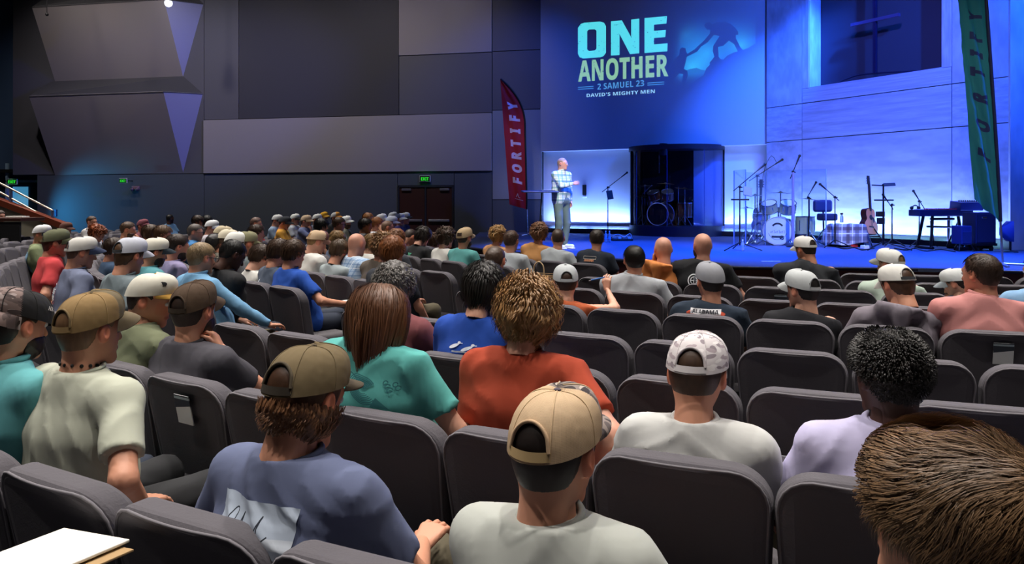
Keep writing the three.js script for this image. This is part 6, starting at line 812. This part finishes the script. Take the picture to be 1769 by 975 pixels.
  { u: 586, v: 388, d: 14.2, s: 'person with brown hair and dark print tee', l: 'below the grey cap with yellow front', sk: 0, h: ['neat', '#4a3424'], t: '#1f2126', gl: 1, yw: -8, pitch: 6 },
  { u: 598, v: 385, d: 15.2, s: 'bearded person in plain white cap', l: 'in profile at the end of a row', sk: 0, h: ['short', '#4a3424'], beard: '#4a3628', c: cap('#e2e4e6', '#d6d8da', { type: 'fitted' }), t: '#7d7f74', yw: -20, pitch: 4 },
  { u: 636, v: 379, d: 15.4, s: 'person with reddish blond hair', l: 'face lit purple', sk: 2, h: ['neat', '#a06a3c'], t: '#33363d', yw: -30, pitch: 6 },
  { u: 632, v: 391, d: 13.0, s: 'person with dark hair in dark grey', l: 'below the reddish blond hair', sk: 4, h: ['neat', '#17120f'], t: '#4d5055', yw: -30, pitch: 6 },
  { u: 651, v: 388, d: 13.6, s: 'person with orange-brown hair in white', l: 'arm lifted beside the head', sk: 0, h: ['neat', '#a3663a'], t: '#c9ccd0', yw: -10, pitch: 12, long: 1, arms: { R: { chin: [0.12, -0.04, -0.08], hint: [1, -0.3, 0], dir: [-0.3, 1, 0], palm: [-1, 0, 0], curl: 0.5 } } },
  { u: 659, v: 381, d: 15.6, s: 'person in off-white cap behind the bald man', l: 'near the double doors', sk: 0, h: ['short', '#3a2b22'], c: cap('#cfd2da', '#c2c5d0', { type: 'fitted' }), t: '#3a3d48', pitch: 4 },
  { u: 670, v: 394, R: 8.95, s: 'bald bearded person in mustard shirt', l: 'in profile to the right', sk: 0, beard: '#3a2a22', h: ['buzz', '#8a6b58'], t: '#c79a34', yw: -20, pitch: 6 },
  { u: 679, v: 377, d: 17.2, s: 'person in white cap in blue light', l: 'the leftmost of four by the doors', sk: 0, h: ['short', '#2a201c'], c: cap('#ccd4e2', '#30384e', { type: 'fitted' }), t: '#2a3054', pitch: 4 },
  { u: 676, v: 385, d: 15.0, s: 'person in pale cap just above mustard', l: 'head low, purple light', sk: 0, h: ['short', '#2a201c'], c: cap('#b9c0d4', '#aeb6cc', { type: 'fitted' }), t: '#3b3560', pitch: 16 },
  { u: 690, v: 380, d: 16.2, s: 'person in dark blue cap and purple shirt', l: 'second from the doors', sk: 0, h: ['short', '#1a1620'], c: cap('#3a466e', '#c2cade', { type: 'fitted', f: '#aab4d4' }), t: '#3d3672', pitch: 4 },
  { u: 700, v: 378, d: 16.6, s: 'person in white cap and navy shirt', l: 'nearest to the brown doors', sk: 0, h: ['short', '#1a1620'], c: cap('#c2c8d4', '#20283c', { type: 'fitted' }), t: '#1b2244', pitch: 4 },
  { u: 294, v: 378, d: 20.5, s: 'person in a blue tee against the dark wall', l: 'face in shadow', sk: 3, h: ['buzz', '#14110f'], t: '#5d84a8', yw: 100, pitch: 2 },
  { u: 1, v: 374, d: 16.2, s: 'person at the left edge by the desk', l: 'cut off by the frame', sk: 5, h: ['short', '#3a2018'], t: '#4d2f2a', yw: -20, pitch: 6, nochair: 1 },
];
const speakerPos = v(0.99, STAGE, -15.3);
// each row: radius about the stage centre, section (right or left of the aisle), and where its chairs start
const ROWS = [
  [15.9, 'C', [-37, -12], null], [14.95, 'C', [-36.4, -12], [172, 862]], [14.05, 'C', [-36.6, -10], [1008, 779]], [13.08, 'C', [-37.2, -8], [1065, 640]], [12.25, 'C', [-37.3, -6], [1091, 584]], [11.25, 'C', [-36, -4], [1137, 541]], [10.25, 'C', [-35.6, -2], [1267, 516]], [9.35, 'C', [-35.4, 0], [1280, 495]], [8.5, 'C', [-35.2, 4], [1348, 483]], [7.7, 'C', [-24.5, 8], [1349, 469]],
  [8.0, 'L', [-92, -41]], [8.95, 'L', [-96, -42.4]], [9.9, 'L', [-92, -43.6]], [10.9, 'L', [-90, -42.4]], [11.75, 'L', [-86, -43.4]], [12.7, 'L', [-84, -44]], [13.6, 'L', [-80, -45]], [14.5, 'L', [-74, -64]], [15.4, 'L', [-104, -72]], [16.3, 'L', [-106, -74]], [17.2, 'L', [-108, -76]],
];
const pol = (R, a) => [CX + R * Math.sin(a), CD - R * Math.cos(a)], angOf = (x, d) => Math.atan2(x - CX, CD - d);
const seenU = (x, d) => U0 + F * x / d;
let warn = [];
for (const p of P) {
  const k = (p.u - U0) / F, hT = p.hT ?? 1.17, dh = F * (EYE - hT) / (p.v - V0); let best = null;
  if (p.R) for (let fo = 0.24; fo < 0.52; fo += 0.03) { const r = p.R - fo, A = k * k + 1, B = -(k * CX + CD), Cc = CX * CX + CD * CD - r * r, D = B * B - A * Cc; if (D < 0) continue; for (const s of [-1, 1]) { const t = (-B + s * Math.sqrt(D)) / A, h = EYE + (V0 - p.v) / F * t; if (t > 0 && (!best || Math.abs(h - hT) + 0.1 * fo < best.e)) best = { e: Math.abs(h - hT) + 0.1 * fo, t, h, fo }; } }
  if (!best && !p.d) { warn.push('miss ' + p.s); delete p.R; }
  const t = p.d ?? best?.t ?? dh; p.H = at(p.u, p.v, t); p.dep = t; p.a = angOf(p.H.x, t); p.Rr = p.R ?? Math.hypot(p.H.x - CX, t - CD) + 0.2;
  if (p.H.y < 0.98 || p.H.y > 1.34) warn.push(`${p.s}: head at ${p.H.y.toFixed(2)} d ${t.toFixed(1)}`);
}
const chairs = [];
for (const [R, sec, [a0, a1], anchor] of ROWS) {
  const mine = P.filter(p => p.R === R && (sec === 'C') === (p.a > rad(-39))), pitch = (R > 13.5 && sec === 'C' ? 0.525 : 0.54) / R;
  const row = { R, sec, seats: [] };
  if (sec === 'C') {
    let c0 = rad(-30); if (anchor) { const q = onLevel(anchor[0], anchor[1], CT); c0 = angOf(q.x, -q.z); }
    for (let i = Math.ceil((rad(a0) - c0) / pitch - 0.5); c0 + (i + 0.5) * pitch < rad(a1); i++) row.seats.push({ a: c0 + (i + 0.5) * pitch });
    for (const p of mine.sort((x, y) => x.a - y.a)) { const free = row.seats.filter(s => !s.p).sort((x, y) => Math.abs(x.a - p.a) - Math.abs(y.a - p.a)); if (!free[0] || Math.abs(free[0].a - p.a) > pitch * 0.8) { const s = { a: p.a, p }; row.seats.push(s); row.seats = row.seats.filter(q => q === s || q.p || Math.abs(q.a - s.a) > pitch * 0.7); p.seat = s; } else { free[0].p = p; p.seat = free[0]; } }
  } else {
    const L = mine.map(p => ({ a: p.a, p })).sort((x, y) => x.a - y.a); for (let it = 0; it < 30; it++) for (let i = 1; i < L.length; i++) { const g = pitch * 0.98 - (L[i].a - L[i - 1].a); if (g > 0) { L[i].a += g / 2; L[i - 1].a -= g / 2; } }
    L.forEach(s => { s.p.seat = s; });
    const ends = [rad(a0) - pitch / 2, ...L.map(s => s.a), rad(a1) + pitch / 2]; for (let i = 1; i < ends.length; i++) { const g = ends[i] - ends[i - 1], n = Math.floor(g / pitch + 0.08) - 1; for (let j = 1; j <= n; j++) row.seats.push({ a: ends[i - 1] + g * j / (n + 1) }); } row.seats.push(...L);
  }
  row.seats.sort((x, y) => x.a - y.a); chairs.push(row);
}
for (const p of P) if (!p.seat && !p.nochair) { p.seat = { a: p.a, p, solo: 1 }; chairs.push({ R: p.Rr, sec: 'L', seats: [p.seat] }); }
const ordinal = n => ['first', 'second', 'third', 'fourth', 'fifth', 'sixth', 'seventh', 'eighth', 'ninth', 'tenth', '11th', '12th', '13th', '14th', '15th', '16th', '17th', '18th', '19th', '20th', '21st', '22nd', '23rd', '24th', '25th', '26th', '27th', '28th', '29th', '30th'][n - 1] ?? n + 'th';
const cardsAt = [[395, 702, 1], [1715, 596, 1], [738, 510, 2], [790, 466, 1], [420, 547, 2], [480, 552, 2], [1340, 500, 1]];
const rowName = (r, i) => r.sec === 'C' ? ['nearest', 'second nearest', 'third nearest', 'fourth nearest', 'fifth nearest', 'sixth nearest', 'fourth from stage', 'third from stage', 'second from stage', 'front'][i] : null;
let nChairs = 0;
const places = [];
chairs.forEach((row, ri) => {
  const vis = row.seats.filter(s => { const [x, d] = pol(row.R - 0.3, s.a); s.x = x; s.d = d; s.u = d > 0.3 ? seenU(x, d) : -999; const dx = x, blocked = d > 24.2 - 0.2 * (x + 5) * 0.4 || x < -16; return d > 0.55 && s.u > -70 && s.u < (row.sec === 'C' ? 2250 : 1840) && !blocked && !(x > -1.3 && d > 14.5); });
  vis.forEach((s, i) => {
    const far = s.d > 8.5 ? 1 : 0, pr = s.p; let card = 0; for (const c of cardsAt) { const [bx, bd] = pol(row.R, s.a), bu = seenU(bx, bd), bv = V0 + F * (EYE - (c[2] === 1 ? 0.765 : 0.5)) / bd; if (Math.abs(bu - c[0]) < F * 0.27 / bd && Math.abs(bv - c[1]) < 16 + F * 0.05 / bd && !c.used) { card = c[2]; c.used = 1; break; } }
    let label; if (pr) label = `grey chair under the ${pr.s}`; else {
      let bi = -1; vis.forEach((q, j) => { if (q.p && (bi < 0 || Math.abs(j - i) < Math.abs(bi - i))) bi = j; });
      if (bi >= 0) { const n = Math.abs(bi - i), w = i > bi ? 'right' : 'left'; label = `empty chair ${n === 1 ? 'just' : ordinal(n)} ${w} of the ${vis[bi].p.s}`; }
      else if (row.sec === 'C') label = `empty grey chair ${ordinal(i + 1)} from the left in the ${rowName(row, ri)} row`;
      else label = `empty grey chair ${ordinal(i + 1)} from the left in the ${row.R > 17 ? 'rearmost' : row.R > 16 ? 'middle' : 'foremost'} empty left row`;
    }
    if (card && label.split(' ').length < 15) label += card === 1 ? ', printed card' : ', paper pocket';
    if (!s.solo || true) chairAt([s.x, 0, -s.d], s.a, far, card, label); nChairs++;
  });
});
// build everyone
let made = 0;
for (const p of P) {
  const far = p.dep; p.L = far < 3.7 ? 0 : far < 7.8 ? 1 : 2;
  const a = p.seat ? p.seat.a : p.a, [sx, sd] = p.seat && !p.seat.solo ? pol(p.R - 0.3, a) : pol(p.Rr - 0.3, a);
  const t = thing('person', `${p.s}, ${p.l}`, 'person', [sx, 0, -sd], a);
  t.updateMatrixWorld(true); const H = t.worldToLocal(p.H.clone());
  const look = speakerPos.clone().setY(0).sub(p.H.clone().setY(0)), th = Math.atan2(-look.x, -look.z) + rad(p.yw ?? 0);
  let yaw = th - a; while (yaw > PI) yaw -= 2 * PI; while (yaw < -PI) yaw += 2 * PI; yaw = Math.max(-1.45, Math.min(1.45, yaw));
  const sp = Math.sin(rad(p.pitch ?? 8)), k = p.sc ?? 1, N = H.clone().add(v(0, (p.nk ?? 0) + (-0.155 + 0.03 * sp) * (0.6 + 0.4 * k), 0.03 + 0.07 * sp)), pel = v(Math.max(-0.13, Math.min(0.13, H.x * 0.6)), 0.54, Math.max(-0.2, Math.min(-0.01, H.z * 0.65 + 0.02))); 
  const arm = (s, q = {}) => { const w = q.chin ? H.clone().add(v(...q.chin)).add(v(0, -0.075, 0)) : v(...(q.w ?? [s * 0.12, 0.665, -0.2])); return { w, hint: q.hint ? v(...q.hint) : undefined, dir: q.dir ? v(...q.dir) : undefined, palm: q.palm ? v(...q.palm) : undefined, curl: q.curl }; };
  const J = { H, N, pel, yaw, arms: [arm(-1, p.arms?.L), arm(1, p.arms?.R)], twist: yaw * 0.15 };
  p.fig = figure(t, p, J); p.group3 = t;
  const pm = cloth(pantsCols[made % 4]);
  const low = [p.shorts ? part('shorts', seatedLegs.shorts, pm, t) : part('trousers', seatedLegs.trousers, pm, t), ...seatedLegs.shoes.map(g => part('shoe', g, M.black, t))];
  for (const m of low) { m.position.set(pel.x, 0, pel.z - 0.08); if (p.shorts && m.name === 'shoe') m.position.set(0, 0, 0); }
  if (p.shorts) low[0].position.set(0, 0, 0);
  made++;
}
// the speaker stands on the stage, one arm across the chest, one hand in the pocket
{
  const p = { sk: 5, L: 1, pitch: 2, t: X.plaidTeal, col: '#d5ddd8', polo: 1, long: 1, w: 1.22, fat: 1.08, h: ['buzz', '#a58672'], beard: null };
  const t = thing('person', 'speaker standing on stage in pale plaid shirt, grey-green trousers and white trainers', 'person', speakerPos.toArray(), -2.3);
  const s = 1.0, H = v(0, 1.7, -0.03), N = v(0, 1.53, 0.0), pel = v(0, 0.98, 0.0);
  const J = { H, N, pel, yaw: 0.25, stand: 1, arms: [{ w: v(-0.25, 0.93, -0.04), hint: v(-1, 0, 0.5), dir: v(0.2, -1, -0.2), palm: v(1, 0, 0), curl: 0.3 }, { w: v(0.1, 1.33, -0.3), hint: v(1, -0.6, 0.2), dir: v(-0.5, 0.15, -0.6), palm: v(-0.4, -0.6, 0.6), curl: 0.12 }] };
  J.arms[1] = { w: v(0.0, 1.3, -0.3), hint: v(1, -0.7, 0.3), dir: v(-0.9, 0.15, -0.35), palm: v(-0.2, -0.4, 0.9), curl: 0.1 };
  figure(t, p, J);
  const legs = [-1, 1].map(k => ({ hip: v(k * 0.1, 0.95, 0), kn: v(k * 0.13, 0.5, -0.04), an: v(k * 0.13, 0.1, 0.02) }));
  const lf = blend([...legs.flatMap(q => [capsule(q.hip, q.kn, 0.105, 0.078), capsule(q.kn, q.an, 0.078, 0.062)]), capsule(v(-0.07, 0.97, 0), v(0.07, 0.97, 0), 0.135, 0.135)], 0.02);
  part('trousers', net((x, y, z) => Math.max(lf(x, y, z) - 0.006 * noise(x * 12, y * 9, z * 12), 0.06 - y, y - 1.04), [-0.35, 0.02, -0.3], [0.35, 1.15, 0.3], 0.016), std('#5e7270', 0.9), t);
  legs.forEach((q, i) => { const g = blend([capsule(v(q.an.x, 0.05, 0.03), v(q.an.x * 1.15, 0.045, -0.16), 0.05, 0.045), capsule(v(q.an.x, 0.08, 0.02), v(q.an.x, 0.11, 0.02), 0.05, 0.05)], 0.02), sh = part('shoe', net((x, y, z) => Math.max(g(x, y, z), 0.004 - y), [q.an.x - 0.12, 0, -0.26], [q.an.x + 0.12, 0.19, 0.12], 0.01), std('#d9dcdc', 0.6), t); part('sole', rbox(0.1, 0.025, 0.3, q.an.x * 1.07, 0.014, -0.06, 0.01), M.paper, sh); });
  const H2 = v(0, 1.7, -0.03); void H2; void s;
}
// ------------------------------------------------------------------ small things among the seats
function item(name, label, cat, geoMats, group) { const t = thing(name, label, cat, [0, 0, 0], 0, group); geoMats.forEach(([n, g, m]) => part(n, g, m, t)); return t; }
const find = s => P.find(p => p.s.includes(s));
const inP = (p, x, y, z) => p.group3.localToWorld(v(x, y, z));
{
  const pr = find('bright royal blue'), t = thing('open_book', 'open book held on the lap of the royal blue tee', 'book', inP(pr, 0.05, 0.69, -0.4).toArray(), pr.seat.a); t.rotation.z = 0.06; const pg = s => { const g = box(0.17, 0.022, 0.25, s * 0.087, 0, 0, 4, 1, 1); return g.rotateZ(s * -0.1).translate(0, 0.02, 0); }; part('page_block', pg(-1), M.paper, t); part('page_block', pg(1), M.paper, t); part('cover', mg([box(0.18, 0.006, 0.27, -0.09, -0.002, 0).rotateZ(0.1), box(0.18, 0.006, 0.27, 0.09, -0.002, 0).rotateZ(-0.1)]), std('#4a3426', 0.6), t);
  const gc = find('grey curls'), tb = thing('tumbler', 'teal tumbler held by the grey curled person in maroon', 'tumbler', inP(gc, 0.2, 0.7, -0.4).toArray()); part('cup', lathe([[0, 0], [0.034, 0], [0.043, 0.17], [0.043, 0.18]], 20), std('#2b86a4', 0.35), tb); part('lid', lathe([[0, 0.195], [0.04, 0.195], [0.045, 0.18]], 20), std('#1b5f7a', 0.4), tb);
  const kid = find('orange hoodie'); const ch = P.find(p => p.s.startsWith('child in pale')); const w = ch.fig.arms[1].W.clone(); const wp = ch.group3.localToWorld(w.clone().add(v(-0.03, 0.08, -0.02))); void kid; const pen = thing('pen', 'blue pen in the hand of the child in the grey cap', 'pen', wp.toArray()); part('barrel', bar([-0.1, -0.02, -0.02], [0.02, 0.01, 0.01], 0.006), std('#1f63b8', 0.4), pen); part('tip', bar([-0.1, -0.02, -0.02], [-0.12, -0.025, -0.023], 0.005, 0.001), M.metal, pen);
  // open booklet at the bottom left edge, paper bag, loose papers
  const bl = onLevel(95, 962, 0.8), bk = thing('notebook', 'open white notebook with a cardboard back at bottom left', 'notebook', bl.toArray(), -0.5); bk.rotation.z = 0.1; part('page', rbox(0.26, 0.008, 0.2, 0, 0.012, 0, 0.003), M.paper, bk); part('cardboard_back', rbox(0.27, 0.006, 0.21, 0.03, 0, 0.02, 0.002), std('#a98b62', 0.8), bk);
  const bg = at(938, 478, 7.2), bag = thing('paper_bag', 'dark paper bag with a thin handle and green label beside the grey cap', 'bag', [bg.x, 0.42, bg.z], -0.55); const bw = 0.3, bh = bg.y - 0.42 + 0.02; part('bag_body', mg([box(bw, bh, 0.008, 0, bh / 2, 0.07), box(bw, bh, 0.008, 0, bh / 2, -0.07), box(0.008, bh, 0.148, bw / 2, bh / 2, 0), box(0.008, bh, 0.148, -bw / 2, bh / 2, 0), box(bw, 0.008, 0.148, 0, 0.004, 0)]), std('#2a241f', 0.8), bag); part('rim', mg([box(bw + 0.01, 0.03, 0.012, 0, bh - 0.01, 0.072), box(bw + 0.01, 0.03, 0.012, 0, bh - 0.01, -0.072)]), std('#a98a66', 0.8), bag); part('handle', wire([[-0.055, bh - 0.03, 0.08], [-0.045, bh + 0.09, 0.08], [0, bh + 0.125, 0.08], [0.045, bh + 0.09, 0.08], [0.055, bh - 0.03, 0.08]], 0.006, 24, 6), std('#d0b48a', 0.8), bag); part('green_label', rbox(0.1, 0.04, 0.006, 0.02, bh * 0.78, 0.078, 0.002), std('#1fae4a', 0.5), bag);
  const pf = find('dark brown hair in pale blue'); const nt = thing('paper_sheets', 'white sheets held by the person in pale blue collar', 'papers', inP(pf, 0.12, 0.72, -0.42).toArray(), pf.seat.a); nt.rotation.x = 0.3; part('sheet', rbox(0.22, 0.006, 0.29, 0, 0, 0, 0.002), M.paper, nt);
  const lb = find('lavender tee'); void lb; const sh = onLevel(1349, 795, 0.74), st = thing('service_sheet', 'grey printed sheet standing beside the lavender tee', 'paper', sh.toArray(), -0.4); part('sheet', rbox(0.15, 0.19, 0.004, 0, -0.08, 0, 0.001), std('#8d909a', 0.9), st);
  const ts = at(1022, 493, 6.9), tt = thing('folded_tissue', 'crumpled white tissue on the chair behind the paper bag', 'tissue', [ts.x, 0.5, ts.z], 0.3); part('tissue', net((x, y, z) => ellipsoid([0, 0.03, 0], [0.06, 0.035, 0.05])(x, y, z) - 0.012 * noise(x * 40, y * 40, z * 40), [-0.1, -0.03, -0.1], [0.1, 0.1, 0.1], 0.008), M.paper, tt);
}
scene.traverse(o => { if (o.isMesh) { o.castShadow = o.receiveShadow = true; } });
renderer.render(scene, camera);
